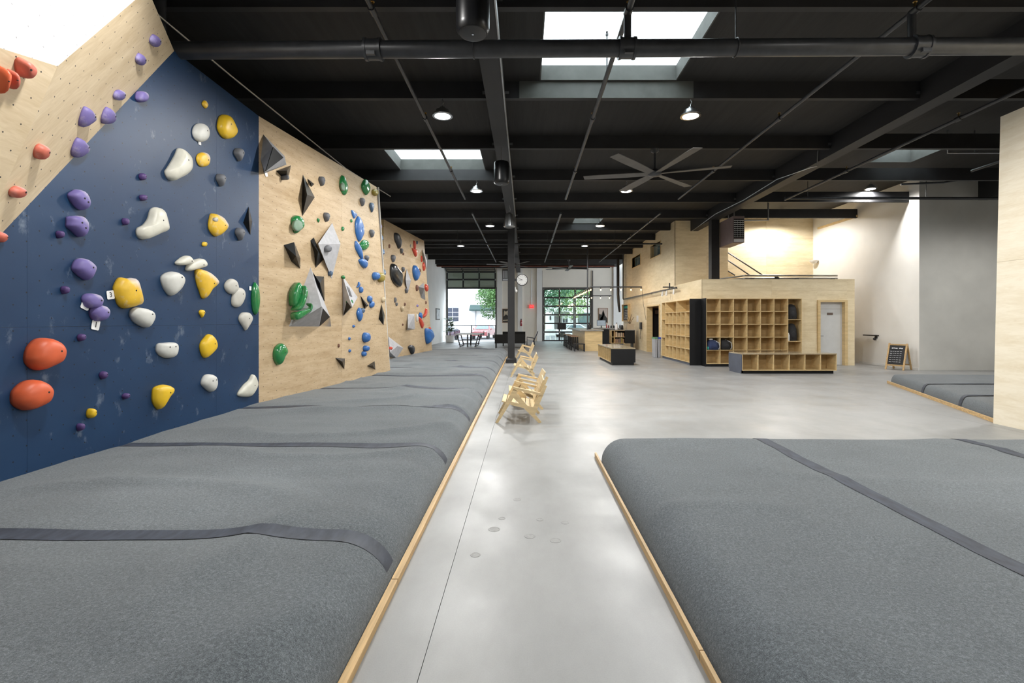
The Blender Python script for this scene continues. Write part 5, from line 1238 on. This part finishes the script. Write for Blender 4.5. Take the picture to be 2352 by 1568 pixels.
ex = thing('exit_sign', 'small red exit sign hanging on the far wall', 'sign', at(1221, 708, FARY-.1))
a = at(1221, 703.5, FARY-.08)
part('box', MB().box(a.x-.17, a.x+.17, a.y-.04, a.y+.08, a.z-.12, a.z+.12), 'exit_red', ex)
lettering(ex, 'EXIT', .16, V(a.x, a.y-.043, a.z), (1,0,0), (0,0,1), 'plastic_white')
part('conduit', MB().cyl((a.x, FARY-.03, a.z+.12), (a.x, FARY-.03, 5.4), .012, n=6), 'steel', ex)
fe = thing('fire_extinguisher', 'red fire extinguisher mounted on the far wall', 'extinguisher', at(1197, 748, FARY-.1)); c = at(1197, 749, FARY-.1)
part('cylinder', MB().lathe(c, [(.05,0),(.08,.03),(.08,.38),(.04,.46),(.03,.5)], 14), 'car_red', fe, 60); part('valve', MB().box(c.x-.05, c.x+.05, c.y-.03, c.y+.03, c.z+.5, c.z+.57), 'black_satin', fe); part('hose', MB().tube([(c.x-.03,c.y,c.z+.54),(c.x-.14,c.y,c.z+.5),(c.x-.15,c.y,c.z+.3),(c.x-.1,c.y,c.z+.15)], .014, 6), 'black_satin', fe, 60)
vt = thing('wall_vent', 'grey louvred vent above the far left picture', 'vent', at(1161, 645, FARY-.1)); a, b = at(1154, 645, FARY), at(1169, 619, FARY)
part('casing', MB().box(a.x, b.x, FARY-.12, FARY, a.z, b.z), 'fan_blade', vt); part('sign_strip', MB().box(a.x+.03, b.x-.03, FARY-.125, FARY-.12, a.z+.02, a.z+.16), 'paper', vt)
for k in range(7): part('louvre', MB().box(a.x+.04+.063*k, a.x+.07+.063*k, FARY-.13, FARY-.12, a.z+.22, b.z-.1), 'paper', vt)
# radiant heaters near ceiling
for px, lab in ((1287, 'black tube heater near the far ceiling, left one'), (1331, 'black tube heater near the far ceiling, right one')):
    c = at(px, 618, 35.6); t = thing('tube_heater', lab, 'heater', c, 0, 'ceiling tube heaters')
    part('reflector', MB().prism([c+V(-.62,-.12,0), c+V(.62,-.12,0), c+V(.58,-.05,.12), c+V(-.58,-.05,.12)], (0,.25,0)), 'black_satin', t); part('bracket', MB().box(c.x-.02, c.x+.02, c.y-.02, c.y+.02, c.z+.1, ZD), 'black_satin', t)
# ================================================================= lounge corner
pp = thing('table_tennis_table', 'pale table tennis table on dark steel frame by open bay', 'table', (-3.45, 29.9, 0))
x0, x1, y0, y1 = -4.2, -2.7, 28.6, 31.3
bevel(part('top', MB().box(x0, x1, y0, y1, .74, .78), 'pot_white', pp), .01)
for x in (x0-.15, x1+.15): part('net_post', MB().box(x-.02, x+.02, 29.92, 29.98, .66, .95), 'black_satin', pp)
mb = MB()
for k in range(13): mb.box(x0-.13+.142*k-.002+(.0), x0-.13+.142*k+.002, 29.948, 29.952, .79, .94)
for z in (.79, .84, .89, .935): mb.box(x0-.13, x1+.13, 29.947, 29.953, z, z+.006)
part('net', mb, 'black_satin', pp, kind='stuff')
for y in (29.1, 30.8):
    for s in (-1, 1): part('leg', MB().obox((-3.45+s*.66, y, .74), (-3.45+s*.45, y, .02), .06, .06), 'black_satin', pp)
    part('leg_post', MB().box(-3.5, -3.42, y-.03, y+.03, 0, .74), 'black_satin', pp)
    for z, hw in ((.10, .55), (.36, .6)): part('cross_bar', MB().box(-3.45-hw, -3.45+hw, y-.02, y+.02, z, z+.04), 'black_satin', pp)
for s in (-1, 1): part('foot', MB().obox((-3.45+s*.45, 28.9, .03), (-3.45+s*.45, 31.0, .03), .05, .05), 'black_satin', pp)
def sofa(label, x0, x1, y, h, face):
    t = thing('sofa', label, 'sofa', ((x0+x1)/2, y, 0)); d = .75*face
    part('back', MB().box(x0, x1, min(y, y+.14*face), max(y, y+.14*face), .28, h), 'leather_dark', t)
    part('seat', MB().box(x0, x1, min(y+.14*face, y+d), max(y+.14*face, y+d), .28, .46), 'leather_dark', t)
    for x in (x0, x1-.1): part('arm', MB().box(x, x+.1, min(y+.14*face, y+d), max(y+.14*face, y+d), .46, .62), 'leather_dark', t)
    for x in (x0+.06, x1-.06):
        for q in (.04, .68): part('leg', MB().box(x-.03, x+.03, y+q*face-.03, y+q*face+.03, 0, .28), 'black_satin', t)
sofa('near black sofa seen from behind beside the column', -1.72, .02, 27.35, .79, 1)
sofa('black sofa facing the near one in the lounge corner', -1.42, .02, 30.6, .88, -1)
rc = thing('armchair', 'black metal framed lounge chair beside the sofas', 'chair', (.42, 30.2, 0))
for y in (29.9, 30.5):
    part('side_frame', MB().tube([(.12,y,0),(.12,y,.55),(.55,y,.48),(.6,y,.02)],.022,6).tube([(.5,y,.25),(.8,y,.9)],.022,6), 'black_satin', rc)
part('seat', MB().obox((.12,30.2,.36),(.58,30.2,.28),.56,.06), 'bin_grey', rc); part('backrest', MB().obox((.56,30.2,.32),(.78,30.2,.86),.56,.05), 'bin_grey', rc)
plant = thing('potted_fig', 'leafy fig plant in white pot beside the open bay', 'plant', (-5.46, 35.1, 0))
part('pot', MB().lathe((-5.46,35.1,0), [(.22,0),(.3,.03),(.33,.5),(.30,.5),(.29,.46),(.02,.46)], 18), 'pot_white', plant, 40)
for k in range(3): part('stem', MB().tube([(-5.46+.04*(k-1),35.1,.45),(-5.46+.08*(k-1),35.1,1.1),(-5.43+.2*(k-1),35.08,1.6)], .018, 6), 'trunk', plant)
def leaf(parent, base, d, ln, wd, m='leaf_green', name='leaf'):
    d = Vector(d).normalized(); s = d.cross(V(0,0,1)); s = s.normalized() if s.length > .05 else V(1,0,0); mb = MB(); vs = []
    for i, (t_, w_) in enumerate(((0,.1),(.25,.75),(.55,1),(.8,.7),(1,.05))):
        c = Vector(base)+d*ln*t_+V(0,0,-.25*ln*t_*t_); vs += [c-s*wd*w_, c+V(0,0,-.02), c+s*wd*w_]
    mb.add(vs, [(i*3+j, i*3+j+1, (i+1)*3+j+1, (i+1)*3+j) for i in range(4) for j in range(2)]); return part(name, mb, m, parent, 60)
rr = random.Random(11)
for k in range(40):
    z = rr.uniform(.75, 1.75); a = rr.uniform(0, 2*PI); i = rr.choice((-1, 0, 1)); f = (z-.45)/1.15
    leaf(plant, (-5.46+.04*i+.14*i*f, 35.1, z), (math.cos(a), math.sin(a), rr.uniform(.1, .8)), rr.uniform(.34, .5), rr.uniform(.13, .19))
# ================================================================= reception
ct = thing('reception_counter', 'plywood bar counter with dark stone top near far door', 'counter', (3.5, 28, 0))
cx0, cx1, cy0, cy1 = 3.10, 3.98, 24.9, 31.6
part('base', MB().box(cx0, cx1, cy0, cy1, 0, 1.03), 'locker_ply', ct)
part('front_panel', MB().box(cx0-.004, cx1, cy0-.02, cy0-.001, 0, .50), 'locker_ply', ct); part('front_panel', MB().box(cx0-.004, cx1, cy0-.02, cy0-.001, .506, 1.03), 'locker_ply', ct)
for k in range(int((cy1-cy0)/.3)): part('side_slat', MB().box(cx0-.02, cx0-.001, cy0+.3*k+.006, cy0+.3*k+.294, .02, 1.03), 'locker_ply', ct)
bevel(part('stone_top', MB().box(cx0-.28, cx1+.06, cy0-.08, cy1+.1, 1.03, 1.10), 'counter_stone', ct), .008)
bc = thing('back_counter', 'dark stone topped counter holding the monitor', 'counter', (5.4, 32.2, 0))
part('body', MB().box(4.6, 6.6, 31.95, 32.7, 0, 1.02), 'black_laminate', bc); part('stone_top', MB().box(4.5, 6.7, 31.85, 32.75, 1.02, 1.09), 'counter_stone', bc)
mo = thing('monitor', 'grey screened monitor on the back counter', 'monitor', (5.0, 32.1, 1.09)); a, b = at(1371, 748, 32.0), at(1391.5, 735, 32.0)
part('casing', MB().box(a.x, b.x, 32.0, 32.05, a.z, b.z), 'black_satin', mo); part('screen', MB().box(a.x+.02, b.x-.02, 31.995, 32.0, a.z+.02, b.z-.02), 'screen', mo); part('stand', MB().box((a.x+b.x)/2-.03, (a.x+b.x)/2+.03, 32.05, 32.1, 1.09, a.z+.1).box((a.x+b.x)/2-.12, (a.x+b.x)/2+.12, 31.98, 32.16, 1.09, 1.105), 'black_satin', mo)
for px, h, r, m, lab in ((1393.5,.28,.04,'exit_redish','red bottle right of the monitor'), (1398,.2,.05,'car_red','short red jar right of the monitor'), (1404,.17,.06,'black_satin','black canister, first on back counter'), (1410,.17,.06,'black_satin','black canister, second on back counter'), (1416.5,.36,.05,'tan_box','tan wooden grinder on the back counter'), (1424,.22,.06,'fan_blade','dark tin at the end of back counter')):
    if m == 'exit_redish': mat(m, (.6,.06,.08), .3)
    x = (px-CX)*32.1/F; t = thing('counter_bottle', lab, 'bottle', (x, 32.1, 1.09)); part('body', MB().lathe((x,32.1,1.09), [(r*.9,0),(r,.02),(r,h*.65),(r*.5,h*.85)], 12), m, t, 50); part('cap', MB().lathe((x,32.1,1.09+h*.85), [(r*.5,0),(r*.5,h*.15)], 10), 'black_satin', t, 50)
t = thing('counter_bottle', 'tall black dispenser standing on the bar counter', 'bottle', (3.55, 26.6, 1.10)); part('body', MB().lathe((3.55,26.6,1.10), [(.07,0),(.075,.02),(.075,.22),(.04,.27),(.035,.34)], 14), 'black_satin', t, 50); part('spout', MB().box(3.5,3.6,26.56,26.6,1.40,1.44), 'black_satin', t)
# stools
st_ = thing('bar_stool', 's', 'stool', (0,0,0), 0, 'tall bar stools')
part('seat', MB().box(-.19,.19,-.19,.19,.71,.75), 'seat_wood', st_, local=True)
for sx in (-1,1):
    for sy in (-1,1): part('leg', MB().obox((sx*.15,sy*.15,.71),(sx*.18,sy*.18,0),.032,.032), 'black_satin', st_, local=True)
for s in (-1,1): part('footrest', MB().box(-.165,.165,s*.165-.012,s*.165+.012,.22,.245).box(s*.165-.012,s*.165+.012,-.165,.165,.30,.325), 'black_satin', st_, local=True)
words_ = ['nearest', 'second', 'third', 'fourth', 'fifth', 'sixth']
for i in range(6):
    loc = (2.62, 25.6+.95*i, 0); lab = '%s black legged bar stool in the row along the counter' % words_[i]
    if i == 0: st_.location = loc; st_['label'] = lab
    else: dup(st_, loc, 0, lab)
lb = thing('low_bench', 'small low black bench at the corner of bar counter', 'bench', (2.75, 24.75, 0))
part('seat', MB().box(2.5,3.05,24.5,24.9,.36,.40), 'black_satin', lb)
for x in (2.53, 3.02):
    for y in (24.53, 24.87): part('leg', MB().box(x-.02,x+.02,y-.02,y+.02,0,.36), 'black_satin', lb)
ps = thing('sign_stand', 'black square sign on a thin pole before the glass door', 'sign', (2.62, 33.6, 0))
part('panel', MB().box(2.25,2.85,33.58,33.62,.95,1.42), 'chalkboard', ps); part('pole', MB().cyl((2.55,33.6,0),(2.55,33.6,.95),.02,n=8), 'black_satin', ps); part('base', MB().lathe((2.55,33.6,0), [(.2,0),(.2,.02),(.03,.04)], 16), 'plastic_white', ps)
# retail cabinet with books
rcab = thing('retail_cabinet', 'black retail cabinet with open shelves of small goods', 'cabinet', (5.1, 26.2, 0))
rx0, rx1, ry0, ry1 = 4.62, 5.55, 25.9, 26.5
part('top_board', MB().box(rx0-.02,rx1+.35,ry0-.02,ry1,1.05,1.08), 'counter_stone', rcab); part('back_panel', MB().box(rx0,rx1,ry1-.02,ry1,.35,1.05), 'black_laminate', rcab); part('end_block', MB().box(rx1-.2,rx1+.33,ry0-.01,ry1,.35,1.05), 'black_laminate', rcab)
for z in (.35,.68,1.03): part('shelf', MB().box(rx0,rx1-.2,ry0,ry1-.02,z,z+.02), 'locker_ply', rcab)
for x in (rx0, rx0+.18): part('upright', MB().box(x,x+.02,ry0,ry1-.02,.37,1.03), 'locker_ply', rcab)
for x in (rx0+.05, rx1+.25): part('leg', MB().box(x-.03,x+.03,ry0+.05,ry1-.05,0,.35), 'black_satin', rcab)
rr = random.Random(5); cols_ = ['tan_box','sign_brown','h_olive','sign_brown','fan_blade','h_beige','seat_wood']
lv = ['upper', 'lower']
for s, z in ((0,.70),(1,.37)):
    x = rx0+.21; i = 0
    while x < rx1-.27:
        w_ = rr.uniform(.035,.07); h_ = rr.uniform(.2,.28); c_ = rr.choice(cols_); i += 1
        solo('book', MB().box(x,x+w_-.004,ry0+.03,ry0+.33,z+.001,z+h_), c_, 'upright book on the %s shelf of the black retail cabinet, number %s from left' % (lv[s], ['one','two','three','four','five','six','seven','eight','nine','ten','eleven','twelve'][i-1]), 'book', 'books in the retail cabinet'); x += w_
t = thing('planter_box', 'tan box planter with bare twigs on retail cabinet', 'planter', (5.72, 26.2, 1.08)); part('box', MB().box(5.50,5.86,26.02,26.38,1.08,1.40), 'tan_box', t)
for dx, dy, hh in ((-.25,0,.35),(-.1,.05,.5),(.08,0,.55),(.2,-.05,.4),(.02,0,.3)): part('twig', MB().tube([(5.68,26.2,1.36),(5.68+dx*.5,26.2+dy,1.36+hh*.6),(5.68+dx,26.2+dy*2,1.36+hh)],.012,5), 'trunk', t)
for x, h, m, lab in ((4.95,.3,'paper','white cup on the retail cabinet top'), (5.25,.25,'black_satin','black jar on the retail cabinet top')):
    solo('counter_jar', MB().lathe((x,26.2,1.08), [(.06,0),(.08,.03),(.08,h*.7),(.05,h)], 12), m, lab, 'jar', smooth=50)
wp = thing('wall_phone', 'black box phone on the plywood side wall', 'phone', (BX-.05, 25.6, 1.0)); part('body', MB().box(BX-.08,BX,25.45,25.75,1.12,1.48), 'black_satin', wp); part('cord', MB().tube([(BX-.05,25.6,1.12),(BX-.1,25.5,.8),(BX-.05,25.7,.6)],.012,5), 'black_satin', wp)
solo('wall_notice', MB().box(BX-.004,BX,26.3,26.75,1.5,1.85), 'paper', 'white paper notice on the plywood side wall', 'notice')
mbd = thing('menu_board', 'deep framed chalk menu board on the plywood side wall', 'board', (BX-.1, 29.2, 1.55))
part('frame', MB().box(BX-.14,BX,28.35,30.15,1.53,1.58).box(BX-.14,BX,28.35,30.15,2.52,2.57).box(BX-.14,BX,28.35,28.43,1.58,2.52).box(BX-.14,BX,30.07,30.15,1.58,2.52), 'locker_ply', mbd); part('board', MB().box(BX-.05,BX-.01,28.43,30.07,1.58,2.52), 'chalkboard', mbd)
part('header', MB().box(BX-.056,BX-.05,28.6,29.9,2.32,2.46), 'fabric_teal', mbd)
mb = MB()
for k in range(6): mb.box(BX-.054,BX-.05,28.6,29.85-.1*(k % 3),1.68+.1*k,1.70+.1*k)
part('chalk_strokes', mb, 'chalk', mbd, kind='stuff')
# pipes and string lights
t = thing('black_pipe_rack', 'black pipe running low along the plywood side wall', 'pipe', (5.98, 24, 2.87)); part('pipe', MB().tube([(5.98,29.5,ZD),(5.98,29.5,2.95),(5.98,29.4,2.87),(5.98,19.1,2.87)],.035,8), 'pipe_black', t, 60)
for y in (19.6, 21.2, 23.5): part('clip', MB().box(5.94,BX,y-.02,y+.02,2.86,2.9), 'pipe_black', t)
part('tee', MB().cyl((5.98,20.0,2.87),(5.98,20.0,3.12),.03,n=8).cyl((5.7,20.0,2.95),(6.15,20.0,2.95),.025,n=8), 'pipe_black', t)
for y in (21, 20.4, 19.4): part('spot_lamp', MB().cyl((5.98,y,2.83),(5.96,y,2.62),.03,.045,8), 'plastic_white', t)
solo('drop_duct', MB().tube([(5.75,29.9,5.4),(5.75,29.9,3.2),(5.8,29.9,2.5),(5.85,29.9,2.1)],[.09,.09,.08,.06],10), 'black_satin', 'black flexible duct dropping beside the plywood side wall', 'duct', smooth=60)
sl = thing('string_light_frame', 'black pipe frame of warm bulbs above the bar counter', 'light', (4.5, 28, 3.24))
fx0, fx1, fy0, fy1, fz = 3.26, 5.80, 24.0, 32.4, 3.24
for p, q in (((fx0,fy0),(fx1,fy0)), ((fx0,fy1),(fx1,fy1)), ((fx0,fy0),(fx0,fy1))): part('frame_pipe', MB().cyl((*p,fz),(*q,fz),.028,n=8), 'pipe_black', sl, 60)
part('post', MB().cyl((fx0,25.2,1.1),(fx0,25.2,5.39),.035,n=8), 'pipe_black', sl, 60); part('post', MB().cyl((fx0,fy1,1.1),(fx0,fy1,fz),.03,n=8), 'pipe_black', sl, 60)
part('swag_cable', MB().tube([(fx1,fy0,fz),(5.9,24.1,2.4),(6.12,24.45,1.6)],.008,5), 'black_satin', sl)
bp = [(fx0+.5*k, fy0) for k in range(6)]+[(fx0+.6*k, fy1) for k in range(5)]+[(fx0, fy0+.7*k) for k in range(1, 12)]
for x, y in bp:
    so = part('socket', MB().cyl((x,y,fz-.03),(x,y,fz-.10),.02,n=8), 'black_satin', sl); part('bulb', MB().ball((x,y,fz-.14),.030,10,8,(1,1,1.4)), 'bulb_glow', so, 60)
for y in (25.0, 28.5):
    ld = bpy.data.lights.new('bulb_light', 'POINT'); ld.energy = 40; ld.color = (1,.7,.4); ld.shadow_soft_size = .15; lo = bpy.data.objects.new('bulb_light', ld); COL.objects.link(lo); lo.parent = sl; lo.location = (4.5-4.5, y-28, -.2)
# ================================================================= outside
struct('ground', MB().box(-40, 45, 39.2, 110, -.5, -.3), 'asphalt', 'grey asphalt yard outside', 'ground')
struct('sidewalk', MB().box(-15, 20, 37.25, 39.2, -.5, -.03), 'pot_white', 'pale concrete apron outside the doors', 'sidewalk')
rl = thing('railing', 'black outdoor railing with wire mesh beyond open bay', 'railing', (-4, 38.6, 0))
part('top_rail', MB().box(-6.6,-2.3,38.57,38.63,1.17,1.23), 'black_satin', rl)
for x in (-6.4,-4.27,-2.35): part('post', MB().box(x-.04,x+.04,38.57,38.63,-.03,1.17), 'black_satin', rl)
mb = MB()
for k in range(41): mb.box(-6.4+.1*k-.003,-6.4+.1*k+.003,38.597,38.603,.1,1.17)
for k in range(11): mb.box(-6.4,-2.35,38.597,38.603,.1+.1*k-.003,.1+.1*k+.003)
part('wire_mesh', mb, 'steel', rl, kind='stuff')
def house(name, label, x0, x1, y, h, wins_, m='stucco'):
    t = thing(name, label, 'building', ((x0+x1)/2, y, -.3)); part('wall', MB().box(x0, x1, y, y+8, -.3, h), m, t); part('parapet', MB().box(x0-.1, x1+.1, y-.1, y+8.1, h, h+.25), m, t)
    for (a, b, z0, z1, nx, nz) in wins_:
        w_ = part('window', MB().box(a-.06,b+.06,y-.05,y,z0-.06,z0).box(a-.06,b+.06,y-.05,y,z1,z1+.06).box(a-.06,a,y-.05,y,z0,z1).box(b,b+.06,y-.05,y,z0,z1), 'plastic_white', t)
        for i in range(nx):
            for j in range(nz):
                part('pane', MB().box(a+(b-a)*i/nx+.03, a+(b-a)*(i+1)/nx-.03, y-.03, y-.01, z0+(z1-z0)*j/nz+.03, z0+(z1-z0)*(j+1)/nz-.03), 'window_dark', w_)
    return t
wY = 56.0
h1 = house('warehouse', 'white stucco building with green awning across the yard', -26, -1.5, wY, 9, [(at(1025,0,wY).x, at(1054,0,wY).x, at(0,738,wY).z, at(0,706,wY).z, 2, 3)])
a, b = at(1080, 714, wY), at(1106, 700, wY)
part('awning', MB().prism([(a.x,wY,b.z),(a.x,wY,a.z),(a.x,wY-1.2,a.z),(a.x,wY-1.2,a.z+.15)], (b.x-a.x+1.6,0,0)), 'awning_green', h1)
part('downpipe', MB().box(at(1092,0,wY).x-.05, at(1092,0,wY).x+.05, wY-.1, wY, -.3, a.z), 'bin_grey', h1)
h2 = house('low_building', 'low white building with dark entrance seen through the glass door', 1.0, 20, 62, 3.4, [(at(1292,0,62).x, at(1304,0,62).x, at(0,741,62).z, at(0,731,62).z, 2, 1)])
part('entrance_canopy', MB().box(at(1272,0,62).x, at(1306,0,62).x, 60.8, 62, 2.4, 2.75), 'fan_blade', h2)
part('dark_awning', MB().prism([(at(1328,0,62).x,62,2.6),(at(1328,0,62).x,62,1.3),(at(1328,0,62).x,60.4,1.3)], (3.5,0,0)), 'awning_green', h2)
for px in (1264, 1314): x = at(px,0,62).x; part('wall_lantern', MB().box(x-.1,x+.1,61.7,62,1.7,2.2), 'black_satin', h2)
part('entrance', MB().box(at(1273,0,62).x, at(1290,0,62).x, 61.95, 62.0, -.3, 2.2), 'fan_blade', h2)
def tree(label, x, y, zc, rx, rz, m, n, seed):
    t = thing('tree', label, 'tree', (x, y, -.3), 0, 'trees outside'); r2 = random.Random(seed)
    part('trunk', MB().tube([(x,y,-.3),(x+.1,y,zc*.5),(x,y,zc)],[.22,.17,.08],8), 'trunk', t, 60)
    mb = MB(); vs = []; fs = []
    blobs = [(r2.gauss(0,.45), r2.gauss(0,.45), r2.gauss(0,.45), r2.uniform(.35,.6)) for _ in range(22)]
    for i in range(n):
        b = r2.choice(blobs); d = V(r2.gauss(0,1), r2.gauss(0,1), r2.gauss(0,1)).normalized()*b[3]*r2.uniform(.6,1.0)
        p = V(x+(b[0]+d.x)*rx, y+(b[1]+d.y)*rx, zc+(b[2]+d.z)*rz)
        u = V(r2.gauss(0,1), r2.gauss(0,1), r2.gauss(0,.6)).normalized(); v = u.cross(V(r2.gauss(0,1), r2.gauss(0,1), r2.gauss(0,1))).normalized(); s = r2.uniform(.07,.13)
        k = len(vs); vs += [p-u*s, p+v*s*.5, p+u*s, p-v*s*.5]; fs.append((k,k+1,k+2,k+3))
    mb.add(vs, fs); part('foliage', mb, m, t, kind='stuff')
tree('leafy green tree in front of the white building', at(1141,0,47).x, 47, 4.1, 2.1, 1.9, 'leaf_green', 11000, 1)
tree('dark leafy tree behind the left panes of the glass door', at(1247,0,50).x, 50, 5.0, 3.0, 1.9, 'leaf_dark', 12000, 2)
tree('pale yellow green tree behind the right panes of the glass door', at(1356,0,53).x, 53, 4.8, 3.2, 2.1, 'leaf_pale', 12000, 3)
tree('tall dark tree beyond the low white building', at(1300,0,82).x, 82, 7.0, 5, 3.5, 'leaf_dark', 7000, 4)
def car(label, x, y, rz, m, s=1.0):
    t = thing('car', label, 'car', (x, y, -.3), rz); M = rmat(t)
    def tr(mb): mb.v = [M @ (v*s) for v in mb.v]; return mb
    def sec(xs, hw): return xs
    prof = [(-2.1,.35),(-2.1,.75),(-1.9,.88),(-.9,.98),(-.35,1.42),(.9,1.46),(1.6,1.02),(2.05,.95),(2.1,.4)]
    mb = MB(); n = len(prof); vs = []
    for yy, ins in ((-.86,0),(-.80,.0),(.80,0),(.86,0)):
        for (px_, z) in prof:
            k = 1-.17*max(0, (z-.95)/.5); e = .97 if abs(yy) > .83 else 1
            vs.append((px_*e, yy*k, .35+(z-.35)*e))
    mb.add(vs, [(a*n+i, (a+1)*n+i, (a+1)*n+(i+1) % n, a*n+(i+1) % n) for a in range(3) for i in range(n)]+[tuple(range(n))[::-1], tuple(3*n+i for i in range(n))])
    part('body', tr(mb), m, t, 30)
    part('windscreen', tr(MB().prism([(-.87,-.70,1.01),(-.87,.70,1.01),(-.42,.60,1.39),(-.42,-.60,1.39)], (-.03,0,.02))), 'car_glass', t)
    for s_ in (-1,1):
        part('headlight', tr(MB().ball((-2.03,s_*.62,.74),.12,10,6,(.6,1.3,.7))), 'plastic_white', t, 60); part('side_mirror', tr(MB().ball((-.75,s_*.95,1.03),.09,10,6,(.7,1.2,.8))), m, t, 60)
        part('side_window', tr(MB().prism([(-.75,s_*.83,1.03),(1.3,s_*.83,1.03),(.85,s_*.73,1.38),(-.33,s_*.73,1.38)], (0,s_*.02,0))), 'car_glass', t)
        for wx in (-1.35,1.35): part('wheel', tr(MB().cyl((wx,s_*.66,.32),(wx,s_*.88,.32),.33,n=18)), 'tyre', t, 40)
    part('grille', tr(MB().box(-2.13,-2.09,-.55,.55,.42,.62)), 'black_satin', t); part('number_plate', tr(MB().box(-2.15,-2.13,-.24,.24,.5,.6)), 'paper', t)
car('red car parked beyond the outdoor railing', at(1108,0,49).x, 51, math.radians(80), 'car_red')
car('dark blue car parked at the left of the yard', -7.9, 47, math.radians(75), 'car_navy')
car('silver car parked behind the closed glass door', at(1312,0,56).x, 56, math.radians(15), 'car_silver')
def ochair(x, y, label):
    t = thing('patio_chair', label, 'chair', (x, y, -.03), 0, 'white patio chairs'); z = -.03
    part('seat', MB().box(x-.24,x+.24,y-.24,y+.24,z+.42,z+.46), 'plastic_white', t); part('backrest', MB().obox((x,y+.24,z+.46),(x,y+.32,z+.9),.46,.03,(0,1,0)), 'plastic_white', t)
    for sx in (-1,1):
        for sy in (-1,1): part('leg', MB().box(x+sx*.21-.025,x+sx*.21+.025,y+sy*.21-.025,y+sy*.21+.025,z,z+.42), 'plastic_white', t)
ochair(at(1258,0,38.3).x, 38.3, 'white patio chair behind the lower left door pane')
ochair(at(1270,0,38.5).x, 38.6, 'white patio chair right of the other patio chair')
